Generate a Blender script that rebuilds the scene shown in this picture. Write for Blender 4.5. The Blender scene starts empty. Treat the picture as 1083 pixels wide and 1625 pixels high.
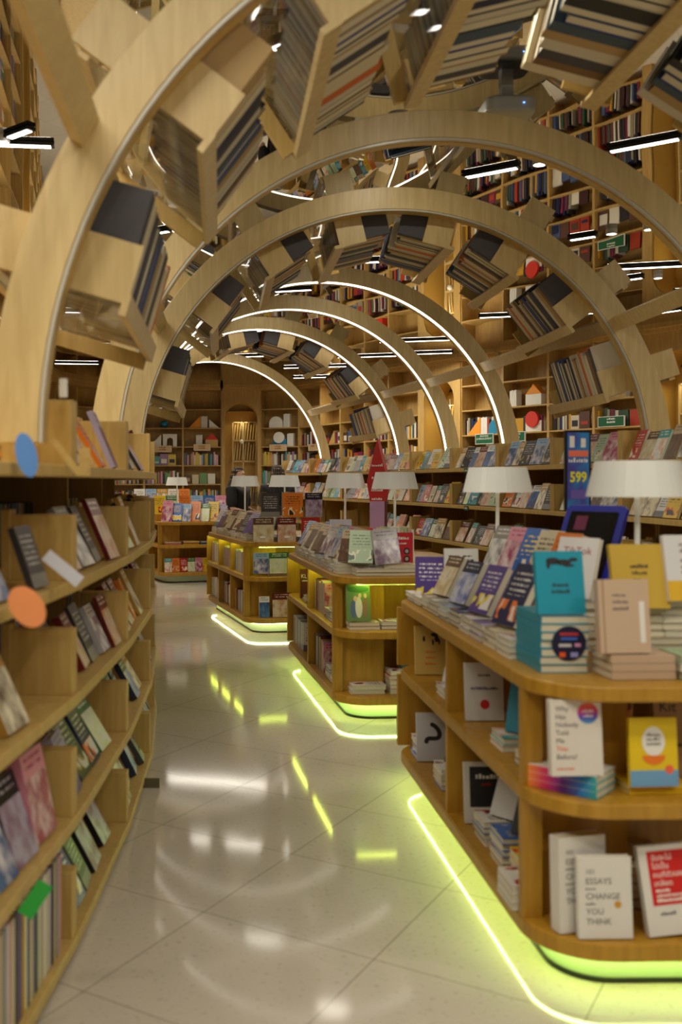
import bpy, math, random
from mathutils import Matrix, Vector
PI = math.pi
R = math.radians
rnd = random.Random(11)
sc = bpy.context.scene
COL = sc.collection

# ------------------------------------------------------------------ camera, world, exposure
EYE = 1.45          # eye height; the horizon sits at y = 765 of 1625, the aisle runs towards x = 352
F = 1580.0
HX, HY = 352.0, 765.0
cam = bpy.data.cameras.new('camera'); camo = bpy.data.objects.new('camera', cam); COL.objects.link(camo)
camo.location = (0, 0, EYE); camo.rotation_euler = (PI/2, 0, 0)
cam.sensor_fit = 'AUTO'; cam.sensor_width = 36.0; cam.lens = 36.0*F/1625.0
cam.shift_x = (541.5-HX)/1625.0; cam.shift_y = -(812.5-HY)/1625.0
cam.dof.use_dof = True; cam.dof.focus_distance = 11.0; cam.dof.aperture_fstop = 2.4
cam.clip_start = 0.05; cam.clip_end = 100
sc.camera = camo
sc.view_settings.view_transform = 'Standard'; sc.view_settings.look = 'None'
sc.view_settings.gamma = 1.0; sc.view_settings.use_curve_mapping = False
sc.view_settings.exposure = -0.12
sc.cycles.max_bounces = 8; sc.cycles.glossy_bounces = 4; sc.cycles.transmission_bounces = 6
sc.cycles.caustics_reflective = False; sc.cycles.caustics_refractive = False
sc.cycles.sample_clamp_indirect = 4.0
w = bpy.data.worlds.new('world'); sc.world = w; w.use_nodes = True
w.node_tree.nodes['Background'].inputs[0].default_value = (1.0, 0.93, 0.80, 1)
w.node_tree.nodes['Background'].inputs[1].default_value = 0.13
CEIL = 3.52
LIGHT_COL = (1.0, 0.925, 0.77)
TRACK_POWER = 9.0

def P(px, py, Y):       # point of the picture at depth Y
    return Vector(((px-HX)*Y/F, Y, EYE-(py-HY)*Y/F))
def at_z(px, py, z):
    s = (HY-py)/(z-EYE); return Vector(((px-HX)/s, F/s, z))

# ------------------------------------------------------------------ helpers
def srgb(r, g, b):
    f = lambda c: (c/255/12.92) if c/255 <= 0.04045 else ((c/255+0.055)/1.055)**2.4
    return (f(r), f(g), f(b), 1)

class MB:
    """collects boxes and prisms, then builds ONE mesh object"""
    def __init__(s): s.v = []; s.f = []; s.m = []; s.uv = []
    def quad(s, pts, m=0, uv=None):
        b = len(s.v); s.v += [tuple(p) for p in pts]; s.f.append(tuple(range(b, b+len(pts)))); s.m.append(m)
        s.uv.append(uv or [(3, 3)]*len(pts))
    def box(s, x0, x1, y0, y1, z0, z1, m=0, fn=None, uvfront=False):
        c = [(x0,y0,z0),(x1,y0,z0),(x1,y1,z0),(x0,y1,z0),(x0,y0,z1),(x1,y0,z1),(x1,y1,z1),(x0,y1,z1)]
        if fn: c = [fn(*p) for p in c]
        b = len(s.v); s.v += [tuple(p) for p in c]
        for q in ((0,3,2,1),(4,5,6,7),(0,1,5,4),(2,3,7,6),(1,2,6,5),(0,4,7,3)):
            s.f.append(tuple(b+i for i in q)); s.m.append(m)
            s.uv.append([(0,0),(1,0),(1,1),(0,1)] if (uvfront and q == (0,1,5,4)) else [(3, 3)]*4)
        return s
    def prism(s, poly, z0, z1, m=0, fn=None):
        n = len(poly); b = len(s.v)
        pts = [(x, y, z0) for x, y in poly]+[(x, y, z1) for x, y in poly]
        if fn: pts = [fn(*p) for p in pts]
        s.v += [tuple(p) for p in pts]
        s.f.append(tuple(b+i for i in reversed(range(n)))); s.m.append(m); s.uv.append([(3,3)]*n)
        s.f.append(tuple(b+n+i for i in range(n))); s.m.append(m); s.uv.append([(3,3)]*n)
        for i in range(n):
            j = (i+1) % n
            s.f.append((b+i, b+j, b+n+j, b+n+i)); s.m.append(m); s.uv.append([(3,3)]*4)
        return s
    def lathe(s, prof, n=24, c=(0,0,0), m=0):
        b = len(s.v)
        for r, z in prof:
            for k in range(n):
                a = 2*PI*k/n; s.v.append((c[0]+r*math.cos(a), c[1]+r*math.sin(a), c[2]+z))
        for i in range(len(prof)-1):
            for k in range(n):
                k2 = (k+1) % n
                s.f.append((b+i*n+k, b+i*n+k2, b+(i+1)*n+k2, b+(i+1)*n+k)); s.m.append(m); s.uv.append([(3,3)]*4)
        return s
    def mesh(s, name, mats, smooth=False):
        me = bpy.data.meshes.new(name); me.from_pydata(s.v, [], s.f)
        for mt in mats: me.materials.append(mt)
        me.polygons.foreach_set('material_index', s.m)
        uvl = me.uv_layers.new(name='UVMap')
        flat = []
        for u in s.uv:
            for a, b in u: flat += [a, b]
        uvl.data.foreach_set('uv', flat)
        if smooth: me.polygons.foreach_set('use_smooth', [True]*len(s.f))
        me.update(); return me
    def build(s, name, mat, parent=None, smooth=False, bevel=0, segs=2):
        mats = mat if isinstance(mat, (list, tuple)) else [mat]
        o = bpy.data.objects.new(name, s.mesh(name, mats, smooth)); COL.objects.link(o)
        if parent: o.parent = parent
        if bevel:
            b = o.modifiers.new('bevel', 'BEVEL'); b.width = bevel; b.segments = segs; b.limit_method = 'ANGLE'
        return o

LABELS = {}
def tag(o, label, cat, group=None, kind=None):
    if label in LABELS and not group: print('DUP LABEL', label)
    if not 4 <= len(label.split()) <= 16: print('LEN', len(label.split()), label)
    LABELS[label] = 1
    o['label'] = label; o['category'] = cat
    if group: o['group'] = group
    if kind: o['kind'] = kind
    return o
def empty(name, loc=(0,0,0), rz=0.0, mtx=None):
    o = bpy.data.objects.new(name, None); COL.objects.link(o); o.empty_display_size = 0.1
    if mtx is not None: o.matrix_world = mtx
    else: o.location = loc; o.rotation_euler = (0, 0, rz)
    return o
def struct(o): o['kind'] = 'structure'; return o
ORD = ['first','second','third','fourth','fifth','sixth','seventh','eighth','ninth','tenth','eleventh','twelfth','thirteenth','fourteenth','fifteenth','sixteenth','seventeenth','eighteenth','nineteenth','twentieth']
def rounded(x0, x1, y0, y1, r, corners=(1,1,1,1), n=8):
    """rounded rectangle, corners: (x0y0, x1y0, x1y1, x0y1)"""
    out = []
    for k, (cx, cy, a0, q) in enumerate(((x0, y0, 180, 0), (x1, y0, 270, 1), (x1, y1, 0, 2), (x0, y1, 90, 3))):
        if not corners[k]: out.append((cx, cy)); continue
        ox = cx+r if cx == x0 else cx-r; oy = cy+r if cy == y0 else cy-r
        for i in range(n+1):
            a = R(a0+90*i/n); out.append((ox+r*math.cos(a), oy+r*math.sin(a)))
    return out

# ------------------------------------------------------------------ materials
def newmat(name):
    m = bpy.data.materials.new(name); m.use_nodes = True
    return m, m.node_tree, m.node_tree.nodes['Principled BSDF']
def plain(name, col, rough=0.5, metal=0, spec=0.5, coat=0):
    m, nt, b = newmat(name)
    b.inputs['Base Color'].default_value = col; b.inputs['Roughness'].default_value = rough
    b.inputs['Metallic'].default_value = metal; b.inputs['Specular IOR Level'].default_value = spec
    b.inputs['Coat Weight'].default_value = coat
    return m
def glow(name, col, strength):
    m, nt, b = newmat(name); b.inputs['Base Color'].default_value = (0.8, 0.8, 0.8, 1)
    b.inputs['Emission Color'].default_value = col; b.inputs['Emission Strength'].default_value = strength
    return m
def wood(name, c1, c2, rough=0.42, scale=3.0):
    m, nt, b = newmat(name); N = nt.nodes; L = nt.links
    tc = N.new('ShaderNodeTexCoord'); mp = N.new('ShaderNodeMapping'); mp.inputs['Scale'].default_value = (scale*6, scale*6, scale*0.6)
    mp.inputs['Rotation'].default_value = (0.3, 0.2, 0.1)
    n1 = N.new('ShaderNodeTexNoise'); n1.inputs['Scale'].default_value = 2.2; n1.inputs['Detail'].default_value = 6; n1.inputs['Distortion'].default_value = 0.6
    rp = N.new('ShaderNodeValToRGB'); rp.color_ramp.elements[0].color = c1; rp.color_ramp.elements[1].color = c2
    rp.color_ramp.elements[0].position = 0.35; rp.color_ramp.elements[1].position = 0.7
    L.new(tc.outputs['Object'], mp.inputs[0]); L.new(mp.outputs[0], n1.inputs[0]); L.new(n1.outputs[0], rp.inputs[0]); L.new(rp.outputs[0], b.inputs['Base Color'])
    b.inputs['Roughness'].default_value = rough
    return m
M = {}
M['birch'] = wood('birch_plywood', srgb(194,168,114), srgb(210,186,132), 0.42)
M['birch_shelf'] = wood('shelf_plywood', srgb(188,154,86), srgb(204,172,104), 0.42)
M['oak'] = wood('honey_oak', srgb(168,122,32), srgb(186,140,46), 0.38)
M['case'] = wood('bookcase_veneer', srgb(172,136,74), srgb(190,156,92), 0.5)
M['white'] = plain('white_paint', srgb(232,230,222), 0.4)
M['shade'] = plain('white_enamel', srgb(236,236,230), 0.35)
M['pages'] = plain('paper_edges', srgb(214,206,182), 0.8)
M['black'] = plain('black_plastic', srgb(18,18,20), 0.35)
M['bluecase'] = plain('blue_case', srgb(20,30,150), 0.4)
M['green_sign'] = plain('green_sign', srgb(20,92,58), 0.4)
M['yellow_niche'] = plain('ochre_niche', srgb(190,150,70), 0.5)
M['plinth'] = plain('plinth_laminate', srgb(190,205,170), 0.4)
M['led_white'] = glow('white_led', (1.0,0.96,0.88,1), 5.0)
M['led_off'] = plain('led_diffuser', srgb(190,184,168), 0.3)
M['led_green'] = glow('green_led', (0.62,1.0,0.26,1), 62.0)
M['led_lime'] = glow('lime_led', (0.72,0.95,0.12,1), 24.0)
M['led_pale'] = glow('pale_led', (0.85,1.0,0.55,1), 36.0)
M['metal'] = plain('grey_metal', srgb(120,118,112), 0.35, 0.8)
# acrylic
m, nt, b = newmat('acrylic'); b.inputs['Base Color'].default_value = (0.95,0.96,0.94,1); b.inputs['Roughness'].default_value = 0.03
b.inputs['Transmission Weight'].default_value = 1.0; b.inputs['IOR'].default_value = 1.12; b.inputs['Alpha'].default_value = 0.42
M['acrylic'] = m
# mirror ceiling
m, nt, b = newmat('mirror_ceiling'); N = nt.nodes; L = nt.links
b.inputs['Base Color'].default_value = (0.60,0.57,0.50,1); b.inputs['Metallic'].default_value = 1; b.inputs['Roughness'].default_value = 0.015
tc = N.new('ShaderNodeTexCoord'); nz = N.new('ShaderNodeTexNoise'); nz.inputs['Scale'].default_value = 0.9; nz.inputs['Detail'].default_value = 1
bp = N.new('ShaderNodeBump'); bp.inputs['Strength'].default_value = 0.06; bp.inputs['Distance'].default_value = 0.07
L.new(tc.outputs['Object'], nz.inputs[0]); L.new(nz.outputs[0], bp.inputs['Height']); L.new(bp.outputs[0], b.inputs['Normal'])
M['mirror'] = m
# terrazzo floor
m, nt, b = newmat('terrazzo_floor'); N = nt.nodes; L = nt.links
tc = N.new('ShaderNodeTexCoord'); mp = N.new('ShaderNodeMapping'); mp.inputs['Rotation'].default_value = (0,0,R(-57.5)); mp.inputs['Location'].default_value = (-0.32,0.005,0)
br = N.new('ShaderNodeTexBrick'); br.offset = 0; br.inputs['Scale'].default_value = 1.0; br.inputs['Brick Width'].default_value = 0.62; br.inputs['Row Height'].default_value = 0.62
br.inputs['Mortar Size'].default_value = 0.0022; br.inputs['Color1'].default_value = srgb(206,196,180); br.inputs['Color2'].default_value = srgb(202,192,176); br.inputs['Mortar'].default_value = srgb(150,140,122)
vo = N.new('ShaderNodeTexNoise'); vo.inputs['Scale'].default_value = 55; vo.inputs['Detail'].default_value = 3
rp = N.new('ShaderNodeValToRGB'); rp.color_ramp.elements[0].position = 0.30; rp.color_ramp.elements[0].color = (0.62,0.55,0.45,1); rp.color_ramp.elements[1].position = 0.40; rp.color_ramp.elements[1].color = (1,1,1,1)
mx = N.new('ShaderNodeMixRGB'); mx.blend_type = 'MULTIPLY'; mx.inputs[0].default_value = 0.6
n2 = N.new('ShaderNodeTexNoise'); n2.inputs['Scale'].default_value = 3; rp2 = N.new('ShaderNodeMapRange'); rp2.inputs[3].default_value = 0.05; rp2.inputs[4].default_value = 0.10
L.new(tc.outputs['Object'], mp.inputs[0]); L.new(mp.outputs[0], br.inputs[0]); L.new(tc.outputs['Object'], vo.inputs[0]); L.new(vo.outputs[0], rp.inputs[0])
L.new(br.outputs[0], mx.inputs[1]); L.new(rp.outputs[0], mx.inputs[2]); L.new(mx.outputs[0], b.inputs['Base Color'])
L.new(tc.outputs['Object'], n2.inputs[0]); L.new(n2.outputs[0], rp2.inputs[0]); L.new(rp2.outputs[0], b.inputs['Roughness'])
b.inputs['Specular IOR Level'].default_value = 0.38
M['floor'] = m
# vertex-coloured stuff (cover colours of far books)
m, nt, b = newmat('far_book_covers'); N = nt.nodes; L = nt.links
at = N.new('ShaderNodeAttribute'); at.attribute_name = 'cover'; L.new(at.outputs['Color'], b.inputs['Base Color']); b.inputs['Roughness'].default_value = 0.45
M['far'] = m
def ccol(c): return srgb(*c)

def cover(name, base, a1, a2, style='title', rough=0.32):
    """printed cover: UV 0..1 is the front, everything else keeps the ground colour"""
    m, nt, b = newmat('cover_'+name); N = nt.nodes; L = nt.links
    def mth(op, x, y=None):
        n = N.new('ShaderNodeMath'); n.operation = op
        for i, v in enumerate((x, y)):
            if v is None: continue
            if isinstance(v, (int, float)): n.inputs[i].default_value = v
            else: L.new(v, n.inputs[i])
        return n.outputs[0]
    uv = N.new('ShaderNodeUVMap'); sp = N.new('ShaderNodeSeparateXYZ'); L.new(uv.outputs[0], sp.inputs[0]); u, v = sp.outputs[0], sp.outputs[1]
    oi = N.new('ShaderNodeObjectInfo'); off = mth('MULTIPLY', oi.outputs['Random'], 40)
    add = N.new('ShaderNodeVectorMath'); add.operation = 'ADD'; L.new(uv.outputs[0], add.inputs[0])
    cb = N.new('ShaderNodeCombineXYZ'); L.new(off, cb.inputs[0]); L.new(off, cb.inputs[2]); L.new(cb.outputs[0], add.inputs[1])
    infront = mth('LESS_THAN', u, 1.5)
    nz = N.new('ShaderNodeTexNoise'); nz.inputs['Scale'].default_value = 3.2 if style != 'photo' else 3.4; nz.inputs['Detail'].default_value = 6 if style == 'photo' else 1; L.new(add.outputs[0], nz.inputs[0])
    ramp = N.new('ShaderNodeValToRGB'); ramp.color_ramp.interpolation = 'CONSTANT' if style != 'photo' else 'LINEAR'
    e = ramp.color_ramp.elements; e[0].position = 0; e[0].color = base; e[1].position = 0.50 if style != 'photo' else 0.70; e[1].color = a1
    x = e.new(0.58 if style != 'photo' else 0.40); x.color = a2
    L.new(nz.outputs[0], ramp.inputs[0])
    # picture area
    lo, hi = {'title': (0.08, 0.40), 'photo': (0.0, 0.72), 'band': (0.0, 0.22), 'plain': (2, 2)}[style]
    pic = mth('MULTIPLY', mth('GREATER_THAN', v, lo), mth('LESS_THAN', v, hi)); pic = mth('MULTIPLY', pic, infront)
    mix1 = N.new('ShaderNodeMixRGB'); mix1.inputs[1].default_value = base; L.new(pic, mix1.inputs[0]); L.new(ramp.outputs[0], mix1.inputs[2])
    if style == 'band': mix1.inputs[2].default_value = a1; L.remove(mix1.inputs[2].links[0])
    # lines of lettering
    t0, t1 = {'title': (0.48, 0.9), 'photo': (0.78, 0.95), 'band': (0.35, 0.85), 'plain': (0.6, 0.85)}[style]
    ln = mth('LESS_THAN', mth('FRACT', mth('MULTIPLY', v, 11.0)), 0.42)
    wn = N.new('ShaderNodeTexNoise'); wn.inputs['Scale'].default_value = 1.0
    mp = N.new('ShaderNodeVectorMath'); mp.operation = 'MULTIPLY'; mp.inputs[1].default_value = (26, 11, 1); L.new(add.outputs[0], mp.inputs[0]); L.new(mp.outputs[0], wn.inputs[0])
    ln = mth('MULTIPLY', ln, mth('GREATER_THAN', wn.outputs[0], 0.48))
    ln = mth('MULTIPLY', ln, mth('MULTIPLY', mth('GREATER_THAN', v, t0), mth('LESS_THAN', v, t1)))
    ln = mth('MULTIPLY', ln, mth('MULTIPLY', mth('GREATER_THAN', u, 0.12), mth('LESS_THAN', u, 0.86)))
    mix2 = N.new('ShaderNodeMixRGB'); L.new(ln, mix2.inputs[0]); L.new(mix1.outputs[0], mix2.inputs[1]); mix2.inputs[2].default_value = a2
    L.new(mix2.outputs[0], b.inputs['Base Color']); b.inputs['Roughness'].default_value = rough
    return m
W_ = srgb(225,222,212); K_ = srgb(24,24,28)
CV = []   # (colour word, material)
def addcv(word, base, a1, a2, style, rough=0.32):
    CV.append((word, cover(word.replace(' ', '_')+'_'+style, srgb(*base), srgb(*a1), srgb(*a2), style, rough)))
addcv('white', (224,221,212), (190,60,50), (50,50,60), 'title')
addcv('white', (228,226,220), (70,120,190), (40,60,110), 'photo')
addcv('white', (222,220,214), (120,120,120), (70,70,80), 'band')
addcv('cream', (214,200,166), (150,100,60), (80,50,40), 'title')
addcv('beige', (200,178,144), (120,90,60), (90,60,40), 'photo')
addcv('navy', (26,32,74), (230,120,40), (225,220,210), 'title')
addcv('navy', (22,30,60), (60,90,170), (200,200,210), 'photo')
addcv('purple', (88,66,140), (230,210,60), (235,230,230), 'title')
addcv('lilac', (176,166,196), (120,90,160), (80,60,110), 'photo')
addcv('teal', (26,142,164), (30,60,60), (220,225,220), 'title')
addcv('turquoise', (60,160,160), (220,120,60), (240,240,230), 'photo')
addcv('blue', (40,96,176), (230,230,240), (250,220,60), 'title')
addcv('pale blue', (148,180,208), (230,220,220), (60,90,140), 'photo')
addcv('red', (182,36,34), (230,190,160), (240,236,226), 'title')
addcv('dark red', (104,22,26), (190,120,60), (220,200,180), 'photo')
addcv('orange', (222,122,34), (240,220,180), (60,40,40), 'title')
addcv('yellow', (222,184,30), (220,80,40), (40,40,50), 'title')
addcv('ochre', (186,142,60), (90,60,30), (240,230,200), 'photo')
addcv('green', (52,112,60), (200,220,120), (230,230,220), 'photo')
addcv('pale green', (166,190,150), (230,230,200), (60,90,60), 'title')
addcv('black', (22,22,26), (150,120,60), (200,196,186), 'title')
addcv('black', (26,22,28), (120,50,90), (180,170,190), 'photo')
addcv('charcoal', (58,56,58), (130,126,120), (200,196,186), 'band')
addcv('pink', (214,140,158), (240,220,220), (160,50,90), 'photo')
addcv('brown', (98,66,46), (190,160,110), (220,210,180), 'photo')
addcv('grey', (140,136,130), (90,86,84), (230,226,220), 'photo')
addcv('glossy silver', (180,176,176), (230,226,226), (120,90,120), 'photo', 0.12)
CVD = {}
for wd, mt in CV: CVD.setdefault(wd, []).append(mt)
WORD_OF = {mt.name: wd for wd, mt in CV}

BM = {}
def book_mesh(w, h, t):
    k = (round(w,3), round(h,3), round(t,3))
    if k in BM: return BM[k]
    w, h, t = k; c = min(0.002, t*0.2); a = MB()
    a.box(-w/2, w/2, 0, c, 0, h, 0, uvfront=True)                  # front cover, faces -Y
    a.box(-w/2, w/2, t-c, t, 0, h, 0)                              # back cover
    a.box(-w/2, -w/2+c, c, t-c, 0, h, 0)                           # spine
    a.box(-w/2+c, w/2-0.003, c, t-c, 0.002, h-0.003, 1)            # page block
    me = a.mesh('book', [CV[0][1], M['pages']]); BM[k] = me; return me
def rot(a=0, tilt=0, roll=0):
    return Matrix.Rotation(a, 4, 'Z') @ Matrix.Rotation(-tilt, 4, 'X') @ Matrix.Rotation(roll, 4, 'Y')
NB = 0
def book(base, dims, mat, label, mtx=None, a=0, tilt=0, group=None, name='display_book', cat='display book', flat=False, roll=0):
    """base: point under the bottom front edge (world, or in mtx). flat: lying, front cover up, spine facing -Y"""
    global NB; NB += 1
    w, h, t = dims
    o = bpy.data.objects.new(name, book_mesh(w, h, t)); COL.objects.link(o)
    o.material_slots[0].link = 'OBJECT'; o.material_slots[0].material = mat
    if flat:     # cover up: local -Y -> +Z ; spine (-X) -> -Y
        q = Matrix(((0,0,1,-h/2),(-1,0,0,w/2),(0,-1,0,t),(0,0,0,1))) if flat == 'fore' else Matrix(((0,0,-1,h/2),(1,0,0,w/2),(0,-1,0,t),(0,0,0,1)))
        m = Matrix.Translation(base) @ Matrix.Rotation(a, 4, 'Z') @ q
    else:
        m = Matrix.Translation(Vector(base)+Vector((0,0,t*math.sin(max(tilt,0))))) @ rot(a, tilt, roll)
    o.matrix_world = (mtx @ m) if mtx is not None else m
    tag(o, label, cat, group)
    return o
def pick(words=None, r=rnd):
    if words: return r.choice(CVD[r.choice(words)])
    return r.choice(CV)[1]
def text(s, size, mat, parent, loc, name='lettering', align='LEFT', rotx=PI/2, ext=0.0004, sx=1.0, font_off=0.0):
    """raised print in the parent's -Y plane; '~' is a line of lettering too small to read"""
    if s.startswith('~'):
        n = len(s); b = MB(); rr = random.Random(int(size*1e5)+n*7+int(loc[2]*1e4)); x = 0; W = size*3.2*n
        while x < W:
            q = rr.uniform(0.18, 0.5)*size; h0 = rr.uniform(0.35, 0.62)*size; b.box(x, min(x+q, W), -ext, 0, 0, h0 if rr.random() < .7 else h0*1.3); x += q+size*rr.uniform(0.10, 0.2)
        o = b.build(name, mat, parent); o.location = (loc[0]-(W/2 if align == 'CENTER' else 0), loc[1], loc[2]); return o
    cu = bpy.data.curves.new('t', 'FONT'); cu.body = s; cu.size = size; cu.extrude = ext; cu.align_x = align; cu.offset = font_off
    cu.resolution_u = 2
    to = bpy.data.objects.new('t', cu); COL.objects.link(to)
    dg = bpy.context.evaluated_depsgraph_get()
    me = bpy.data.meshes.new_from_object(to.evaluated_get(dg)); me.name = name
    bpy.data.objects.remove(to); me.materials.clear(); me.materials.append(mat)
    o = bpy.data.objects.new(name, me); COL.objects.link(o); o.parent = parent
    o.matrix_local = Matrix.Translation(loc) @ Matrix.Rotation(rotx, 4, 'X') @ Matrix.Diagonal((sx,1,1,1))
    return o
def disc(name, r, mat, parent, loc, t=0.0006, n=28):
    b = MB(); b.prism([(r*math.cos(2*PI*k/n), r*math.sin(2*PI*k/n)) for k in range(n)], 0, t)
    o = b.build(name, mat, parent); o.matrix_local = Matrix.Translation(loc) @ Matrix.Rotation(PI/2, 4, 'X'); return o
# ------------------------------------------------------------------ floor, ceiling
a = MB(); a.box(-14, 14, -3, 26, -0.1, 0); struct(a.build('floor', M['floor']))
a = MB(); a.box(-14, 14, -3, 26, CEIL, CEIL+0.05); struct(a.build('ceiling', M['mirror']))

# ------------------------------------------------------------------ the curved back wall of bookcases
BW = [(-2.05,7.6),(-2.05,8.45),(-2.08,9.3),(-2.15,10.15),(-2.22,11.0),(-2.3,11.85),(-2.4,12.7),(-2.52,13.55),(-2.66,14.4),(-2.8,15.25),(-2.95,16.1),(-3.1,16.95),(-3.22,17.8),(-3.27,18.65),(-3.25,19.5),(-2.95,20.3),(-2.4,20.95),
      (-1.66,21.3),(-0.83,21.3),(0,21.3),
      (0.83,21.3),(1.63,21.0),(2.0,20.2),(2.3,19.35),(2.66,18.55),(2.98,17.8),(3.38,17.07),(3.9,16.2),(4.36,15.45),(4.82,14.7),(5.23,14.0),(5.64,13.3),
      (6.16,12.45),(6.6,11.7),(7.05,11.0),(7.5,10.2),(7.9,9.4),(8.2,8.5)]
OFF = 9
NICHES = {4, 10+OFF, 17+OFF, 22+OFF}
ROWS = [0.21, 0.61, 1.01, 1.41, 1.81, 2.21, 2.61, 3.01]
def seg_mtx(p, q):       # local X along the wall from left to right as seen from the shop, local Y into the wall
    d = Vector((q[0]-p[0], q[1]-p[1], 0)); L = d.length; d.normalize(); n = Vector((-d.y, d.x, 0))
    return Matrix(((d.x, n.x, 0, p[0]), (d.y, n.y, 0, p[1]), (0,0,1,0), (0,0,0,1))), L
farb = MB(); farc = []
def far_book(fn, x0, x1, y0, y1, z0, z1, c, dx=0):
    b = len(farb.f); farb.box(x0, x1, y0, y1, z0, z1, 0, lambda x,y,z: fn(x+dx*(z-z0), y, z)); farc.extend([c]*6)
PAL_L = [(190,60,50),(216,150,80),(210,186,80),(110,150,100),(80,150,160),(90,115,165),(150,120,160),(210,160,175),(225,220,205),(218,214,200),(90,70,60),(50,50,64),(205,196,160),(180,150,120),(170,168,160)]
PAL_R = [(40,38,48),(60,30,34),(30,40,80),(150,140,120),(210,200,180),(90,60,50),(170,60,40),(200,150,40),(50,80,60),(120,40,70),(220,215,200),(70,90,130)]
bayno = 0
for i in range(len(BW)-1):
    mt, L = seg_mtx(BW[i], BW[i+1]); D = 0.30
    right = i > 11+OFF
    if i in NICHES:
        # timber panel with an arched recess
        e = empty('arched_niche', mtx=mt)
        cx = L/2; hw = min(0.36, L*0.42); spring = 2.80; zt = 3.46
        ar = [(cx+hw*math.cos(R(t)), spring+hw*math.sin(R(t))) for t in range(180, -1, -12)]
        b = MB()
        b.box(0, cx-hw, -0.02, 0.03, 0, zt); b.box(cx+hw, L, -0.02, 0.03, 0, zt)
        for k in range(len(ar)-1):
            (xa, za), (xb, zb) = ar[k], ar[k+1]
            for y in (-0.02, 0.03):
                q = [(xa,y,za),(xb,y,zb),(xb,y,zt),(xa,y,zt)]
                b.quad(q if y < 0 else q[::-1])
        b.build('front_panel', M['case'], e)
        b = MB()
        pr = [(cx-hw, 0)]+ar+[(cx+hw, 0)]
        for k in range(len(pr)-1):
            (xa, za), (xb, zb) = pr[k], pr[k+1]
            b.quad([(xa,0.0,za),(xa,0.5,za),(xb,0.5,zb),(xb,0.0,zb)])
        b.quad([(cx-hw,0.5,0),(cx+hw,0.5,0),(cx+hw,0.5,3.0),(cx-hw,0.5,3.0)][::-1])
        b.build('recess', M['yellow_niche'], e)
        b = MB()
        w2 = hw*0.72; x0 = cx-w2+0.08; x1 = cx+w2+0.08
        for x in (x0, x0+(x1-x0)*0.45, x1): b.box(x-0.012, x+0.012, 0.30, 0.34, 0.3, 2.75)
        for z in (1.0, 1.45, 1.9, 2.35, 2.75): b.box(x0, x1, 0.30, 0.34, z-0.012, z+0.012)
        b.build('lattice', M['birch'], e)
        for k in range(9):
            x = x0+0.02+(x1-x0-0.04)*k/8
            for z in (1.03, 1.93, 2.37):
                b = MB(); b.box(x-0.012, x+0.016, 0.36, 0.46, z, z+0.33+0.03*(k % 3), 0, lambda X,Y,Z,z=z: (X+0.10*(Z-z), Y, Z)); b.build('wooden_slat', M['birch_shelf'], e)
        b = MB(); b.lathe([(0.0,-0.05),(0.035,-0.035),(0.05,0),(0.035,0.035),(0,0.05)], 14, (cx+0.02, 0.22, 2.32)); b.box(cx+0.016, cx+0.024, 0.218, 0.226, 2.36, 2.84)
        b.build('globe_pendant', M['white'], e, smooth=True)
        nm = {4: 'arched niche in the left side wall, seen in the mirrored ceiling', 10+OFF: 'arched niche in the back wall behind the person with long hair', 17+OFF: 'arched niche framed between the two middle lit arches', 22+OFF: 'arched niche at the right edge, behind the unlit arch leg'}[i]
        tag(e, nm, 'niche')
        pl = bpy.data.lights.new('niche_light', 'AREA'); pl.energy = 2.2; pl.color = (1,0.86,0.5); pl.size = 0.3
        po = bpy.data.objects.new('niche_light', pl); COL.objects.link(po); po.parent = e; po.location = (cx, 0.25, 2.75)
        continue
    e = empty('bookcase', mtx=mt)
    b = MB(); b.box(0, L, D, D+0.02, 0, 3.46); b.build('back_panel', M['case'], e)
    for x in (0, L-0.02):
        b = MB(); b.box(x, x+0.02, 0, D, 0, 3.46); b.build('upright', M['case'], e)
    for z in ROWS:
        b = MB(); b.box(0.02, L-0.02, 0.0, D, z-0.022, z); b.build('shelf', M['case'], e)
    k = abs(i-10-OFF)
    tag(e, f'tall timber bookcase, {ORD[k-1]} bay to the {"left" if i < 10+OFF else "right"} of the back-wall arched niche', 'bookcase')
    PAL = PAL_R if right else PAL_L
    fn = lambda x, y, z, mt=mt: mt @ Vector((x, y, z))
    for zi, z in enumerate(ROWS):
        if zi >= 6 : continue
        if zi == 5 and not right: continue
        mode = rnd.choice(['spine','face','spine','mix']) if zi > 1 else 'spine'
        x = 0.03
        if mode == 'spine' or mode == 'mix':
            end = L-0.04 if mode == 'spine' else L*0.5
            while x < end-0.06:
                tb = rnd.uniform(0.02, 0.055); hh = rnd.uniform(0.22, 0.29)
                if x+tb > L-0.03: break
                if rnd.random() < 0.93: far_book(fn, x, x+tb-0.002, 0.05+rnd.uniform(0,0.03), 0.22, z, z+hh, ccol(rnd.choice(PAL)))
                x += tb
        if mode in ('face', 'mix'):
            while x < L-0.17:
                ww = rnd.uniform(0.13, 0.18); hh = ww*1.42
                if x+ww > L-0.03: break
                c = ccol(rnd.choice(PAL)); far_book(fn, x, x+ww, 0.06, 0.09, z, z+hh, c)
                if rnd.random() < 0.7: far_book(fn, x+ww*0.15, x+ww*0.85, 0.055, 0.06, z+hh*rnd.uniform(.1,.3), z+hh*rnd.uniform(.4,.75), ccol(rnd.choice(PAL)))
                x += ww+rnd.uniform(0.0, 0.03)
me = farb.mesh('books_on_wall_shelves', [M['far']])
ca = me.color_attributes.new('cover', 'FLOAT_COLOR', 'CORNER'); buf = []
for c in farc: buf += list(c)*4
ca.data.foreach_set('color', buf)
o = bpy.data.objects.new('books_on_wall_shelves', me); COL.objects.link(o)
tag(o, 'many colourful books filling the shelves of the curved back wall', 'books', kind='stuff')
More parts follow.
